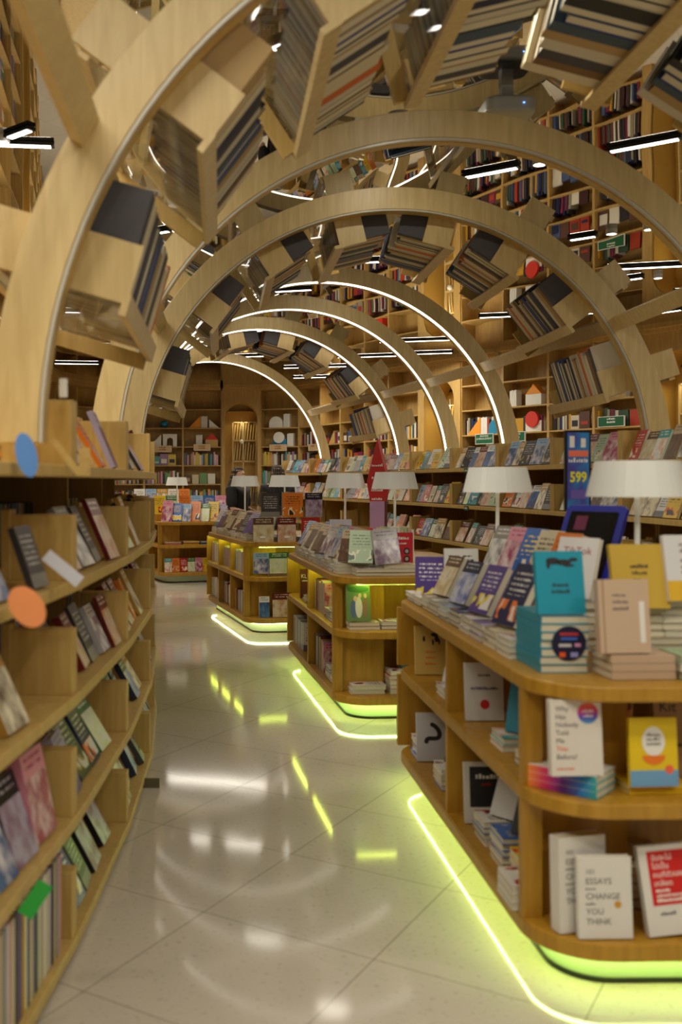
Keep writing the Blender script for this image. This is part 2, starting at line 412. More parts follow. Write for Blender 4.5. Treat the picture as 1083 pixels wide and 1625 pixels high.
# cornice above the bookcases and wall behind
for i in range(len(BW)-1):
    mt, L = seg_mtx(BW[i], BW[i+1])
    b = MB(); b.box(-0.03, L+0.03, -0.16, 0.32, 3.46, CEIL, 0); b.box(-0.02, L+0.02, -0.07, 0.32, 3.41, 3.46, 0)
    o = b.build(f'trim_{i+1}', M['case']); o.matrix_world = mt; struct(o)
b = MB()
for i in range(len(BW)-1):
    mt, L = seg_mtx(BW[i], BW[i+1]); c = [(-0.1,0.62,0),(L+0.1,0.62,0),(L+0.1,0.62,CEIL),(-0.1,0.62,CEIL)]
    b.quad([mt @ Vector(p) for p in c]); b.quad([mt @ Vector((p[0],0.66,p[2])) for p in c][::-1])
struct(b.build('wall_back', M['case']))

# wooden toy blocks and ornaments on the upper rows
TB = {'white': M['white'], 'orange': plain('orange_block', srgb(232,150,40), 0.5), 'red': plain('red_block', srgb(206,50,34), 0.5), 'blue': plain('blue_block', srgb(30,130,170), 0.5), 'wood': M['birch_shelf']}
def tri(w, h, t, right=True): return [(0,0),(w,0),(0 if not right else w,h)], t
def block(i, x, z, kind, col, label, size=0.26, col2='wood'):
    i += OFF
    mt, L = seg_mtx(BW[i], BW[i+1]); e = None
    def up(poly, name, c, parent=None, y0=0.04, t=0.12, dz=0):
        b = MB(); b.prism(poly, -t, 0); o = b.build(name, TB[c], parent, bevel=0.003)
        loc = Matrix.Translation((x, y0, z+dz)) @ Matrix.Rotation(PI/2, 4, 'X')
        o.matrix_world = mt @ loc; return o
    s = size
    if kind == 'triangle': tag(up([(0,0),(s,0),(s,s)], 'triangle_block', col), label, 'wooden block')
    elif kind == 'triangle_l': tag(up([(0,0),(s,0),(0,s*0.85)], 'triangle_block', col), label, 'wooden block')
    elif kind == 'books':
        e = empty('blank_book_row', mtx=mt @ Matrix.Translation((x, 0.05, z)))
        for k in range(4):
            b = MB(); b.box(k*0.034, k*0.034+0.031, 0, 0.12, 0, s*(0.95+0.03*(k%2))); b.build('blank_book', TB[col], e, bevel=0.002)
        tag(e, label, 'blank books')
    elif kind == 'arch':
        out = [(0,0),(0,s*0.9),(s,s*0.9),(s,0),(s*0.72,0)]+[(s/2+s*0.22*math.cos(R(t)), s*0.42+s*0.22*math.sin(R(t))) for t in range(0,181,15)]+[(s*0.28,0)]
        tag(up(out[::-1], 'arch_block', col), label, 'wooden block')
    elif kind == 'halfdisc': tag(up([(s/2+s/2*math.cos(R(t)), s*0.3+s/2*math.sin(R(t))) for t in range(0,181,12)]+[(0,0),(s,0)], 'half_round_block', col), label, 'wooden block')
    elif kind == 'house':
        e = empty('house_block', mtx=mt @ Matrix.Translation((x, 0.04, z)))
        b = MB(); b.box(0, s, 0, 0.12, 0, s*0.55); b.build('cube_base', TB[col2], e, bevel=0.003)
        b = MB(); b.prism([(0,0),(s,0),(s/2,s*0.5)], -0.12, 0); o = b.build('roof', TB[col], e); o.matrix_local = Matrix.Translation((0,0,s*0.55)) @ Matrix.Rotation(PI/2,4,'X')
        tag(e, label, 'wooden block')
    elif kind == 'discstand':
        e = empty('disc_block', mtx=mt @ Matrix.Translation((x, 0.04, z)))
        b = MB(); b.box(0, s, 0, 0.12, 0, s*0.55); b.build('base', TB[col2], e, bevel=0.003)
        b = MB(); b.prism([(s*0.4*math.cos(R(t)), s*0.4*math.sin(R(t))) for t in range(0,360,15)], 0, 0.04); o = b.build('disc', TB[col], e); o.matrix_local = Matrix.Translation((s/2,-0.001,s*0.62)) @ Matrix.Rotation(PI/2,4,'X')
        tag(e, label, 'wooden block')
    elif kind == 'sphere':
        b = MB(); b.lathe([(s*0.5*math.sin(R(t)), -s*0.5*math.cos(R(t))+s*0.5) for t in range(0,181,15)], 16); o = b.build('ball_ornament', TB[col], smooth=True); o.matrix_world = mt @ Matrix.Translation((x, 0.15, z)); tag(o, label, 'ornament')
for q in [
 (9, 0.12, 2.61, 'triangle', 'orange', 'orange triangle block on the top rows, left of the arched niche', 0.26),
 (9, 0.39, 2.61, 'books', 'white', 'row of white blank books behind the orange triangle, left bay', 0.26),
 (9, 0.56, 2.61, 'triangle_l', 'white', 'white triangle block right of the blank books beside the arched niche', 0.22),
 (9, 0.28, 2.21, 'books', 'white', 'white blank books standing left of the red-roofed block', 0.26),
 (9, 0.48, 2.21, 'house', 'red', 'house-shaped block with red roof and wooden base in the left bay', 0.27),
 (8, 0.10, 2.21, 'triangle', 'white', 'white triangle block left of the white arch block', 0.26),
 (8, 0.40, 2.21, 'arch', 'white', 'white arch-shaped block on the shelf two bays left of the niche', 0.30),
 (8, 0.42, 2.61, 'sphere', 'blue', 'blue ball ornament above the white arch block', 0.17),
 (7, 0.30, 2.61, 'halfdisc', 'white', 'white half-round block in the third bay left of the niche', 0.26),
 (6, 0.30, 2.21, 'house', 'orange', 'house-shaped block with orange roof in the fourth bay left of the niche', 0.27),
 (4, 0.30, 2.21, 'discstand', 'white', 'white disc on a blue base in the far left of the curved wall', 0.28, 'blue'),
 (11, 0.18, 2.61, 'halfdisc', 'white', 'white half-round block right of the back-wall niche, upper row', 0.30),
 (11, 0.50, 2.61, 'books', 'white', 'white blank books beside the half-round block right of the niche', 0.30),
 (11, 0.26, 2.21, 'discstand', 'white', 'white disc on a blue base in the bay right of the niche', 0.30, 'blue'),
 (11, 0.58, 2.21, 'books', 'white', 'white blank books right of the white disc and blue base', 0.28),
 (12, 0.30, 2.61, 'triangle', 'wood', 'plain wood triangle block in the second bay right of the niche', 0.26),
 (13, 0.30, 2.21, 'triangle', 'wood', 'plain wood triangle block behind the far white lit arch', 0.26),
 (15, 0.30, 2.61, 'house', 'red', 'red-roofed block seen above the long rail, left of the middle niche', 0.26, 'red'),
 (18, 0.10, 2.21, 'triangle', 'orange', 'orange triangle block above the left green section sign', 0.28),
 (18, 0.38, 2.21, 'books', 'white', 'white blank books right of the orange triangle above the green sign', 0.28),
 (18, 0.55, 2.21, 'halfdisc', 'blue', 'blue half-round block above the left green section sign', 0.28),
 (19, 0.10, 2.61, 'books', 'white', 'white blank books left of the orange-roofed block on the right wall', 0.26),
 (19, 0.42, 2.61, 'house', 'orange', 'house-shaped block with orange roof and white base on the right wall', 0.30, 'white'),
 (20, 0.2, 2.61, 'discstand', 'red', 'red disc on a white base on the right wall', 0.28, 'white'),
 (19, 0.42, 2.21, 'discstand', 'red', 'white block with red-orange disc over the right green section sign', 0.30, 'white'),
 (21, 0.2, 2.61, 'triangle', 'white', 'white triangle block in the last bay before the right-edge niche', 0.28),
 (23, 0.3, 2.61, 'arch', 'orange', 'orange arch block right of the right-edge niche', 0.28)]:
    block(*q[:7]) if len(q) == 7 else block(*q[:7], col2=q[7])
# section signs
def sign(i, x, z, w_, h_, mat, lines, tmat, label, size):
    i += OFF
    mt, L = seg_mtx(BW[i], BW[i+1]); e = empty('section_sign', mtx=mt @ Matrix.Translation((x, -0.02, z)))
    b = MB(); b.box(0, w_, 0, 0.015, 0, h_); b.build('board', mat, e)
    b = MB(); t = 0.008
    b.box(-t, w_+t, -0.004, 0.018, -t, 0); b.box(-t, w_+t, -0.004, 0.018, h_, h_+t); b.box(-t, 0, -0.004, 0.018, 0, h_); b.box(w_, w_+t, -0.004, 0.018, 0, h_)
    b.build('frame', M['white'], e)
    for k, s in enumerate(lines):
        text(s, size, tmat, e, (w_/2, -0.002, h_-size*0.95-k*size*1.05), align='CENTER')
    tag(e, label, 'sign')
sign(18, 0.34, 2.06, 0.36, 0.145, M['green_sign'], ['BUSINESS', '& MANAGEMENT'], M['white'], 'green BUSINESS & MANAGEMENT sign under the orange triangle block', 0.042)
sign(19, 0.12, 2.08, 0.34, 0.13, M['green_sign'], ['BUSINESS', '~'], M['white'], 'green sign right of the BUSINESS & MANAGEMENT sign, beside the arch leg', 0.042)
sign(21, 0.10, 2.22, 0.42, 0.13, M['green_sign'], ['~', '~'], M['white'], 'green section sign seen above the dark books at the far right', 0.042)
gs = plain('sign_board', srgb(214,180,130), 0.5); gt = plain('sign_letters', srgb(150,90,50), 0.5)
sign(8, 0.22, 2.10, 0.36, 0.12, gs, ['~', '~'], gt, 'small pale section sign under the white arch block', 0.045)
sign(9, 0.24, 2.13, 0.34, 0.12, gs, ['~', '~'], gt, 'small pale section sign under the red-roofed block', 0.045)
sign(11, 0.22, 2.12, 0.36, 0.12, gs, ['~', '~'], gt, 'small pale section sign under the white disc and blue base', 0.045)
sign(12, 0.45, 2.10, 0.34, 0.12, gs, ['~'], gt, 'small pale section sign behind the far lit arch', 0.045)

# ------------------------------------------------------------------ the arches
RI, RO, CZ = 1.60, 1.75, 1.56
ARCH = [ # Y, centre X, heading, lit
 (2.77, 1.10, 0, 0), (4.97, 1.09, 0, 0), (6.27, 1.095, 0, 0), (8.55, 0.88, 5, 1), (9.9, 0.70, 7, 1), (11.2, 0.46, 9, 1), (14.2, -0.10, 12, 1)]
NAMES = ['nearest', 'second', 'third', 'fourth', 'fifth', 'sixth', 'farthest']
ALAB = ['nearest plywood arch sweeping up the left side, cut by the frame', 'unlit plywood arch whose crown is the highest one fully in view', 'unlit plywood arch in the middle, standing on shelves both sides',
        'outermost of the lit arches, its bright inner edge ending right of the green sign', 'second lit arch from the right, its foot just left of the green sign', 'third lit arch from the right, wide face, foot above the red house standee', 'smallest and farthest lit arch, ending above the shelf at left centre']
ARCH_DEP = 0.10
def arc_band(b, r0, r1, y0, y1, a0=0, a1=180, n=72, m=0):
    base = len(b.v)
    for k in range(n+1):
        t = R(a0+(a1-a0)*k/n); c, s = math.cos(t), math.sin(t)
        b.v += [(r0*c, y0, r0*s), (r1*c, y0, r1*s), (r1*c, y1, r1*s), (r0*c, y1, r0*s)]
    for k in range(n):
        o = base+4*k
        for j in range(4):
            b.f.append((o+j, o+(j+1)%4, o+4+(j+1)%4, o+4+j)); b.m.append(m); b.uv.append([(3,3)]*4)
    b.f.append((base, base+3, base+2, base+1)); b.m.append(m); b.uv.append([(3,3)]*4)
    o = base+4*n; b.f.append((o, o+1, o+2, o+3)); b.m.append(m); b.uv.append([(3,3)]*4)
for i, (Y, X, hd, lit) in enumerate(ARCH):
    e = empty('book_arch', (X, Y, CZ), R(hd))
    b = MB(); arc_band(b, RI+0.012, RO, 0, ARCH_DEP); b.build('plywood_ring', M['birch'], e, bevel=0.003)
    b = MB(); arc_band(b, RI, RI+0.010, 0.0, 0.022); b.build('light_strip', M['led_white'] if lit else M['led_off'], e)
    b = MB(); arc_band(b, RI+0.004, RI+0.012, 0.045, ARCH_DEP); b.build('inner_lining', M['birch_shelf'], e)
    tag(e, ALAB[i], 'arch')
def frame_at(i, s):      # centre and sideways axis at s metres behind arch i
    Y, X, hd, _ = ARCH[i]; d = Vector((-math.sin(R(hd)), math.cos(R(hd)), 0)); ex = Vector((math.cos(R(hd)), math.sin(R(hd)), 0))
    return Vector((X, Y, CZ))+d*(s+ARCH_DEP), ex, d
LEFT = [163.7, 142.7, 123, 103.6]; RIGHT = [75.4, 57.3, 37.6, 17.5]
HARD = [('charcoal grey', 'charcoal'), ('navy', 'navy'), ('brown', 'brown'), ('off-white', 'white'), ('beige', 'beige'), ('dark blue', 'navy'), ('cream', 'cream'), ('black', 'black'), ('slate blue', 'blue')]
HM = {'charcoal grey': plain('cloth_charcoal', srgb(74,72,76), 0.8), 'navy': plain('cloth_navy', srgb(28,34,66), 0.6), 'brown': plain('cloth_brown', srgb(124,92,56), 0.7), 'off-white': plain('cloth_offwhite', srgb(204,196,176), 0.7),
      'royal blue': plain('cloth_royal', srgb(34,48,140), 0.5), 'tan': plain('cloth_tan', srgb(176,146,98), 0.7), 'cream': plain('cloth_cream', srgb(214,202,170), 0.7), 'black': plain('cloth_black', srgb(22,24,28), 0.5),
      'slate': plain('cloth_slate', srgb(60,78,96), 0.6), 'orange': plain('cloth_orange', srgb(206,104,40), 0.6)}
HSEQ = ['off-white','tan','navy','cream','slate','brown','off-white','black','cream','royal blue','tan','charcoal grey','off-white','orange','slate','cream','brown','black']
SECN = {0: 'between the nearest arches', 2: 'behind the middle arch', 5: 'behind the third lit arch'}
PNAME = {163.7: 'lowest left', 142.7: 'second left', 123: 'third left', 103.6: 'top left', 75.4: 'top right', 57.3: 'third right', 37.6: 'second right', 17.5: 'lowest right'}
for gi in (0, 2, 5):
    for th in LEFT+RIGHT:
        c, ex, d = frame_at(gi, 0); er = ex*math.cos(R(th))+Vector((0,0,math.sin(R(th))))
        et = er.cross(d) if th > 90 else d.cross(er)
        # ensure et points upward
        if et.z < 0: et = -et
        o0 = c
        ry = er.cross(et)   # right-handed third axis (along or against the aisle)
        sgn = 1 if ry.dot(d) > 0 else -1
        mt = Matrix(((er.x, et.x, d.x*1.0, o0.x), (er.y, et.y, d.y, o0.y), (er.z, et.z, d.z, o0.z), (0,0,0,1)))
        fn = lambda r, t, s, mt=mt: mt @ Vector((r, t, s))
        anchor = fn(1.68, 0.0, 0.0); e = empty('arch_book_rack', anchor)
        loc = lambda r, t, s, mt=mt, anchor=anchor: (mt @ Vector((r, t, s)))-anchor
        LU = 1.10
        rout = 1.93 if abs(math.sin(R(th))) < 0.95 else 1.90
        for nm, s0, s1, t0, t1, r0, r1, mat in (('end_panel', 0.0, 0.018, 0.0, 0.175, 1.43, rout, 'birch'), ('radial_strut', LU-0.03, LU, -0.075, -0.0145, 1.449, 2.0 if abs(math.sin(R(th)))<0.9 else 1.92, 'birch_shelf'),
                        ('end_stop', LU-0.05, LU-0.03, 0.0, 0.13, 1.46, 1.60, 'birch_shelf'), ('edge_board', -0.005, LU+0.004, -0.035, 0.03, 1.425, 1.447, 'birch'), ('outer_board', 0.018, LU-0.031, -0.02, 0.02, 1.86, 1.90, 'birch'), ('shelf_plate', 0.018, LU-0.03, -0.014, -0.006, 1.448, 1.86, 'acrylic')):
            b = MB(); b.box(r0, r1, t0, t1, s0, s1, 0, loc); b.build(nm, M[mat], e)
        side = PNAME[th]
        tag(e, f'plywood and acrylic rack of hardbacks at the {side} position, {SECN[gi]}', 'rack')
        s = 0.022; k = 0; maxn = {0: 13, 2: 14, 5: 9}[gi]; r2 = random.Random(int(th*10)+gi)
        q = r2.randrange(len(HSEQ))
        while s < LU-0.08 and k < 20:
            tk = r2.uniform(0.028, 0.055) if gi else r2.uniform(0.042, 0.085); hh = r2.uniform(0.29, 0.34) if k else 0.34; dp = r2.uniform(0.19, 0.225) if k else 0.22
            cn = 'charcoal grey' if (k == 0 and not (gi == 5 and th in (17.5,)) and not (gi == 2 and th == 17.5)) else HSEQ[(q+k*5) % len(HSEQ)]
            if k == 0 and th == 17.5: cn = 'off-white'
            if gi == 0 and k < 2 and th in (142.7, 123): cn = 'tan'
            if s+tk > LU-0.06: break
            b = MB(); r0 = 1.452
            cv = 0.004
            b.box(r0, r0+dp, 0.0, hh, s, s+cv, 0, fn); b.box(r0, r0+dp, 0.0, hh, s+tk-cv-0.002, s+tk-0.002, 0, fn)
            pages_in = r2.random() < 0.45 and k
            if pages_in:
                b.box(r0+0.004, r0+dp-cv, 0.004, hh-0.004, s+cv, s+tk-cv-0.002, 1, fn); b.box(r0+dp-cv, r0+dp, 0, hh, s+cv, s+tk-cv-0.002, 0, fn)
            else:
                b.box(r0+cv, r0+dp-0.004, 0.004, hh-0.004, s+cv, s+tk-cv-0.002, 1, fn); b.box(r0, r0+cv, 0, hh, s+cv, s+tk-cv-0.002, 0, fn)
            org = fn(r0+dp/2, hh/2, s+tk/2); b.v = [tuple(Vector(v)-org) for v in b.v]
            o = b.build('hardback_book', [HM[cn], M['pages']]); o.location = org
            tag(o, f'{cn} hardback in {side} rack {SECN[gi]}, {ORD[k]} from near end', 'hardback book', 'hardback books in the arch racks')
            s += tk; k += 1
# longitudinal rails
for th, lab in ((32.5, 'long plywood rail crossing all arches on the right side'), (149.5, 'long plywood rail crossing all arches on the left side')):
    pts = []
    for (Y, X, hd, _) in [(0.9,1.10,0,0)]+ARCH:
        ex = Vector((math.cos(R(hd)), math.sin(R(hd)), 0)); pts.append((Vector((X, Y, CZ))+(ex*math.cos(R(th))+Vector((0,0,math.sin(R(th)))))*(1.67 if th < 90 else 1.72), ex*math.cos(R(th))+Vector((0,0,math.sin(R(th))))))
    b = MB()
    for k in range(len(pts)-1):
        (p, er), (q, fr) = pts[k], pts[k+1]; dd = (q-p).normalized(); t1 = er.cross(dd).normalized(); t2 = fr.cross(dd).normalized()
        hw, ht = 0.045, 0.022
        c = [p-er*ht-t1*hw, p+er*ht-t1*hw, p+er*ht+t1*hw, p-er*ht+t1*hw, q-fr*ht-t2*hw, q+fr*ht-t2*hw, q+fr*ht+t2*hw, q-fr*ht+t2*hw]
        bb = len(b.v); b.v += [tuple(x) for x in c]
        for f in ((0,3,2,1),(4,5,6,7),(0,1,5,4),(2,3,7,6),(1,2,6,5),(0,4,7,3)): b.f.append(tuple(bb+i for i in f)); b.m.append(0); b.uv.append([(3,3)]*4)
    tag(b.build('arch_rail', M['birch']), lab, 'rail')
# ------------------------------------------------------------------ stepped display shelves either side of the tunnel
LP = [(-0.70,0.95),(-0.56,2.0),(-0.44,3.06),(-0.375,4.1),(-0.358,5.15),(-0.405,6.2),(-0.52,7.25),(-0.70,8.3),(-0.93,9.35),(-1.18,10.4)]
RP = [(2.56,4.3),(2.58,5.35),(2.55,6.4),(2.46,7.45),(2.34,8.5),(2.20,9.6),(2.02,10.7),(1.80,11.8),(1.55,13.0),(1.24,14.2),(0.92,15.3)]
LZ = [0.06, 0.43, 0.80, 1.15, 1.50]
RZ = [0.16, 0.52, 0.88, 1.235, 1.58]
TNAME = ['lowest', 'second-lowest', 'middle', 'second-highest', 'top']
DEPTH = 0.62
def gondola(p, q, zs, side, label, open_back=False):
    if side == 'L':
        d = Vector((q[0]-p[0], q[1]-p[1], 0)); L = d.length; d.normalize(); y = Vector((-d.y, d.x, 0)); o = p
    else:
        d = Vector((p[0]-q[0], p[1]-q[1], 0)); L = d.length; d.normalize(); y = Vector((-d.y, d.x, 0)); o = q
    mt = Matrix(((d.x, y.x, 0, o[0]), (d.y, y.y, 0, o[1]), (0,0,1,0), (0,0,0,1)))
    e = empty('display_shelf', mtx=mt)
    for zi, z in enumerate(zs):
        b = MB(); top = zi == len(zs)-1
        b.box(0.0, L, 0.0, DEPTH, z-0.034, z); b.build('ledge', M['birch_shelf'], e, bevel=0.003)
        for x in (0.0, L-0.036):
            b = MB(); b.box(x+0.001, x+0.035, 0.012, 0.235, z, z+0.20); b.box(x-0.002, x+0.038, 0.205, 0.235, z, z+0.215)
            b.build('divider', M['birch_shelf'], e, bevel=0.002)
    for x in (0.0, L-0.02):
        b = MB(); b.box(x, x+0.02, 0.26, DEPTH-0.02, 0, zs[-1]-0.034); b.build('upright', M['birch_shelf'], e)
    b = MB(); b.box(0, L, DEPTH-0.02, DEPTH, 0, zs[-2]-0.034 if open_back else zs[-1]-0.034); b.build('back_panel', M['case'], e)
    b = MB(); b.box(0.02, L-0.02, 0.04, 0.06, 0, zs[0]-0.034); b.build('toe_board', M['birch_shelf'], e)
    tag(e, label, 'display shelf')
    return mt, L
def lean(mt, x, y, z, w_, h_, t_, mat, label, tilt=24, a=0, group=None):
    return book((x, y, z+0.001), (w_, h_, t_), mat, label, mtx=mt, tilt=R(tilt), a=R(a), group=group)
MODL = ['edge', 'nearest whole', 'second', 'third', 'fourth', 'fifth', 'sixth', 'seventh', 'eighth']
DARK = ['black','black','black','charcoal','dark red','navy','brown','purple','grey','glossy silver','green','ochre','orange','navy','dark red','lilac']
lmods = []
for i in range(len(LP)-1):
    mt, L = gondola(LP[i], LP[i+1], LZ, 'L', f'stepped plywood display shelf, {MODL[i]} unit of the left-hand row', open_back=(i <= 1))
    lmods.append((mt, L))
    if i == 0 or i > 6: continue
    for zi, z in enumerate(LZ):
        if i == 1: continue
        x = 0.10; n = 0; r2 = random.Random(i*31+zi)
        while x < L-0.14:
            w_ = r2.uniform(0.13, 0.17); h_ = w_*r2.uniform(1.38, 1.48); t_ = r2.uniform(0.014, 0.034)
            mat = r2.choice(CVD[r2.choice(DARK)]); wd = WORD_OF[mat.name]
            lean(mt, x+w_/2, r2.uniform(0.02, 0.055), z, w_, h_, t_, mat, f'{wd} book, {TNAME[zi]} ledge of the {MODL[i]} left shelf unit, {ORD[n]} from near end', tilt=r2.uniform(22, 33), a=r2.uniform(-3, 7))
            x += w_+r2.uniform(0.01, 0.10); n += 1
    # upright rows deep inside the unit
    if i in (2, 3):
        for zi, z in enumerate(LZ[:-1]):
            x = 0.06; n = 0; r2 = random.Random(i*77+zi)
            while x < L-0.08 and n < 18:
                t_ = r2.uniform(0.02, 0.045); mat = r2.choice(CV)[1]
                book((x, 0.44, z+0.001), (0.15, 0.22, t_), mat, f'{WORD_OF[mat.name]} book upright inside the {MODL[i]} left unit, {TNAME[zi]} shelf, {ORD[n]} along', mtx=mt, a=PI/2, name='shelved_book', cat='shelved book')
                x += t_+r2.uniform(0.001, 0.03); n += 1
# the nearest whole unit at left, book by book
mt, L = lmods[1]
def LN(Y): return (Y-2.0)/(3.06-2.0)*L       # distance along the unit
A1 = 'nearest whole unit at left'
for (Y, z, w_, h_, t_, wd, k, tilt, a, lb) in [
  (2.10,1.50,0.15,0.22,0.03,'ochre',0,26,-4,'ochre patterned book leaning at the far left edge on the top ledge'),
  (2.22,1.50,0.15,0.215,0.02,'dark red',0,24,-4,'dark red book leaning on the top ledge at the left edge'),
  (2.36,1.50,0.13,0.19,0.03,'orange',0,24,-6,'orange book leaning behind the blue tag on the top ledge'),
  (2.10,1.15,0.15,0.22,0.03,'turquoise',0,26,-5,'turquoise book leaning on the second ledge at the left edge'),
  (2.42,1.15,0.16,0.225,0.02,'pale blue',0,25,-3,'white and blue book leaning above the white paper tag'),
  (2.28,0.80,0.15,0.22,0.03,'white',1,26,-5,'white book leaning below the orange oval tag, at the left edge'),
  (2.58,0.80,0.15,0.225,0.025,'ochre',0,26,-3,'gold and blue wrapped book leaning left of a divider on the middle ledge'),
  (2.48,0.43,0.17,0.25,0.025,'pale blue',0,24,-3,'large pastel blue comic leaning on the second-lowest ledge at left'),
  (2.66,0.43,0.16,0.235,0.02,'black',1,20,-3,'black comic leaning right of the pastel blue comic'),
  (2.83,0.43,0.17,0.25,0.05,'pink',0,12,-3,'pink and purple comic standing at the end of the second-lowest ledge'),
  (2.78,1.15,0.12,0.18,0.02,'charcoal',0,20,-3,'dark grey book in shadow on the second ledge by the divider')]:
    lean(mt, LN(Y), 0.03, z, w_, h_, t_, CVD[wd][k], lb, tilt=tilt, a=a)
x = 0.32; n = 0; r2 = random.Random(5)
SP = ['white','cream','lilac','black','beige','grey','white','pink','cream','charcoal','purple','yellow','white','black','cream','grey','navy','pale green','white','beige']
while x < L-0.09:
    t_ = r2.uniform(0.014, 0.03); mat = CVD[SP[n % len(SP)]][0]
    book((x, 0.13, LZ[0]+0.001), (0.21, 0.285, t_), mat, f'{SP[n%len(SP)]} magazine spine out on the lowest left ledge, {ORD[n%20]} along{" the near half" if n < 20 else " the far half"}', mtx=mt, a=PI/2, name='magazine', cat='magazine', group='magazines on the lowest left ledge')
    x += t_+0.0015; n += 1
for zi, z in enumerate(LZ[1:4]):       # books upright behind, inside the unit
    x = 0.30; n = 0
    while x < L-0.06 and n < 18:
        t_ = r2.uniform(0.02, 0.05); mat = r2.choice(CV)[1]
        book((x, 0.44, z+0.001), (0.15, 0.225, t_), mat, f'{WORD_OF[mat.name]} book upright in the dark, {TNAME[zi+1]} shelf of nearest left unit, {ORD[n]} along', mtx=mt, a=PI/2, name='shelved_book', cat='shelved book')
        x += t_+0.002; n += 1
# shelf tags
def tagcard(px, py, Y, w_, h_, mat, label, shape='rect', roll=0, yaw=-50, name='shelf_tag'):
    b = MB()
    if shape == 'oval': b.prism([(w_/2*math.cos(R(t)), h_/2*math.sin(R(t))) for t in range(0,360,15)], 0, 0.0012)
    else: b.prism([(-w_/2,-h_/2),(w_/2,-h_/2),(w_/2,h_/2),(-w_/2,h_/2)], 0, 0.0012)
    o = b.build(name, mat); o.matrix_world = Matrix.Translation(P(px, py, Y)) @ Matrix.Rotation(R(yaw), 4, 'Z') @ Matrix.Rotation(R(roll), 4, 'Y') @ Matrix.Rotation(PI/2, 4, 'X')
    tag(o, label, 'shelf tag')
tagcard(42, 722, 2.42, 0.055, 0.11, plain('tag_blue', srgb(90,140,205)), 'blue oval tag hanging off the top left ledge', 'oval', roll=-14, yaw=35)
tagcard(43, 963, 2.32, 0.075, 0.11, plain('tag_orange', srgb(240,150,90)), 'orange oval tag hanging off the second left ledge', 'oval', roll=-38, yaw=25)
tagcard(100, 902, 2.72, 0.035, 0.12, plain('tag_white', srgb(205,205,215)), 'white paper tag sticking out from the second left ledge', roll=-50, yaw=10)
tagcard(134, 733, 2.98, 0.035, 0.085, M['birch_shelf'], 'wooden hanging tag at the end of the top ledge by a divider', yaw=10)
tagcard(104, 724, 2.90, 0.020, 0.13, M['birch_shelf'], 'thin wooden strip slanting off the top ledge', roll=-38, yaw=10)
tagcard(56, 1427, 2.50, 0.045, 0.09, plain('tag_green', srgb(40,170,60)), 'bright green price tag on the second-lowest left ledge front', roll=38, yaw=25)
tagcard(240, 1243, 4.72, 0.08, 0.05, plain('tag_brown', srgb(96,84,64)), 'dark booklet poking into the aisle beyond the left shelves', yaw=0)
# small roll of paper and a white cup on the top ledge
b = MB(); b.lathe([(0.010,0),(0.0125,0),(0.0125,0.055),(0.010,0.055),(0.010,0)], 16); o = b.build('paper_roll', M['white'], smooth=False); o.location = P(106, 704, 2.95); o.location.z = 1.50+0.20+0.001; o.location.x -= 0.01
tag(o, 'small white paper roll standing on the divider of the top left ledge', 'paper roll')

RMOD = ['edge', 'second', 'third', 'fourth', 'fifth', 'sixth', 'seventh', 'eighth', 'ninth', 'farthest']
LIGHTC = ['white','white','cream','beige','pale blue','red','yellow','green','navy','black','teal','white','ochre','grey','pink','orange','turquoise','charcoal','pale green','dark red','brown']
for i in range(len(RP)-1):
    mt, L = gondola(RP[i], RP[i+1], RZ, 'R', f'stepped plywood display shelf, {RMOD[i]} unit of the right-hand row')
    for zi, z in enumerate(RZ):
        if zi < 2 or (zi == 2 and i > 6): continue
        x = 0.08; n = 0; r2 = random.Random(i*13+zi*7+3); big = i < 4
        while x < L-0.13:
            w_ = r2.uniform(0.125, 0.155); h_ = w_*r2.uniform(1.40, 1.5); t_ = r2.uniform(0.012, 0.026)
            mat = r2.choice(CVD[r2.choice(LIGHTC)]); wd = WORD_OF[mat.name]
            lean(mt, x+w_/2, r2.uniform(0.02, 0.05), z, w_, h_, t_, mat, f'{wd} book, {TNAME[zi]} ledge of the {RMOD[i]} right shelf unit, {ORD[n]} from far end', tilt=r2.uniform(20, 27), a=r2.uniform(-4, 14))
            x += w_+r2.uniform(0.0, 0.045 if zi > 2 else 0.08); n += 1
        if i % 2 == 0 and zi >= 3:
            b = MB(); b.box(-0.045, 0.045, -0.008, -0.003, -0.02, 0.022); o = b.build('shelf_label', M['green_sign']); o.matrix_world = mt @ Matrix.Translation((L*0.4, 0, z-0.025))
            text('~', 0.022, M['white'], o, (0, -0.0085, -0.006), align='CENTER')
            tag(o, f'green shelf label on the {TNAME[zi]} ledge of the {RMOD[i]} right unit', 'shelf label')

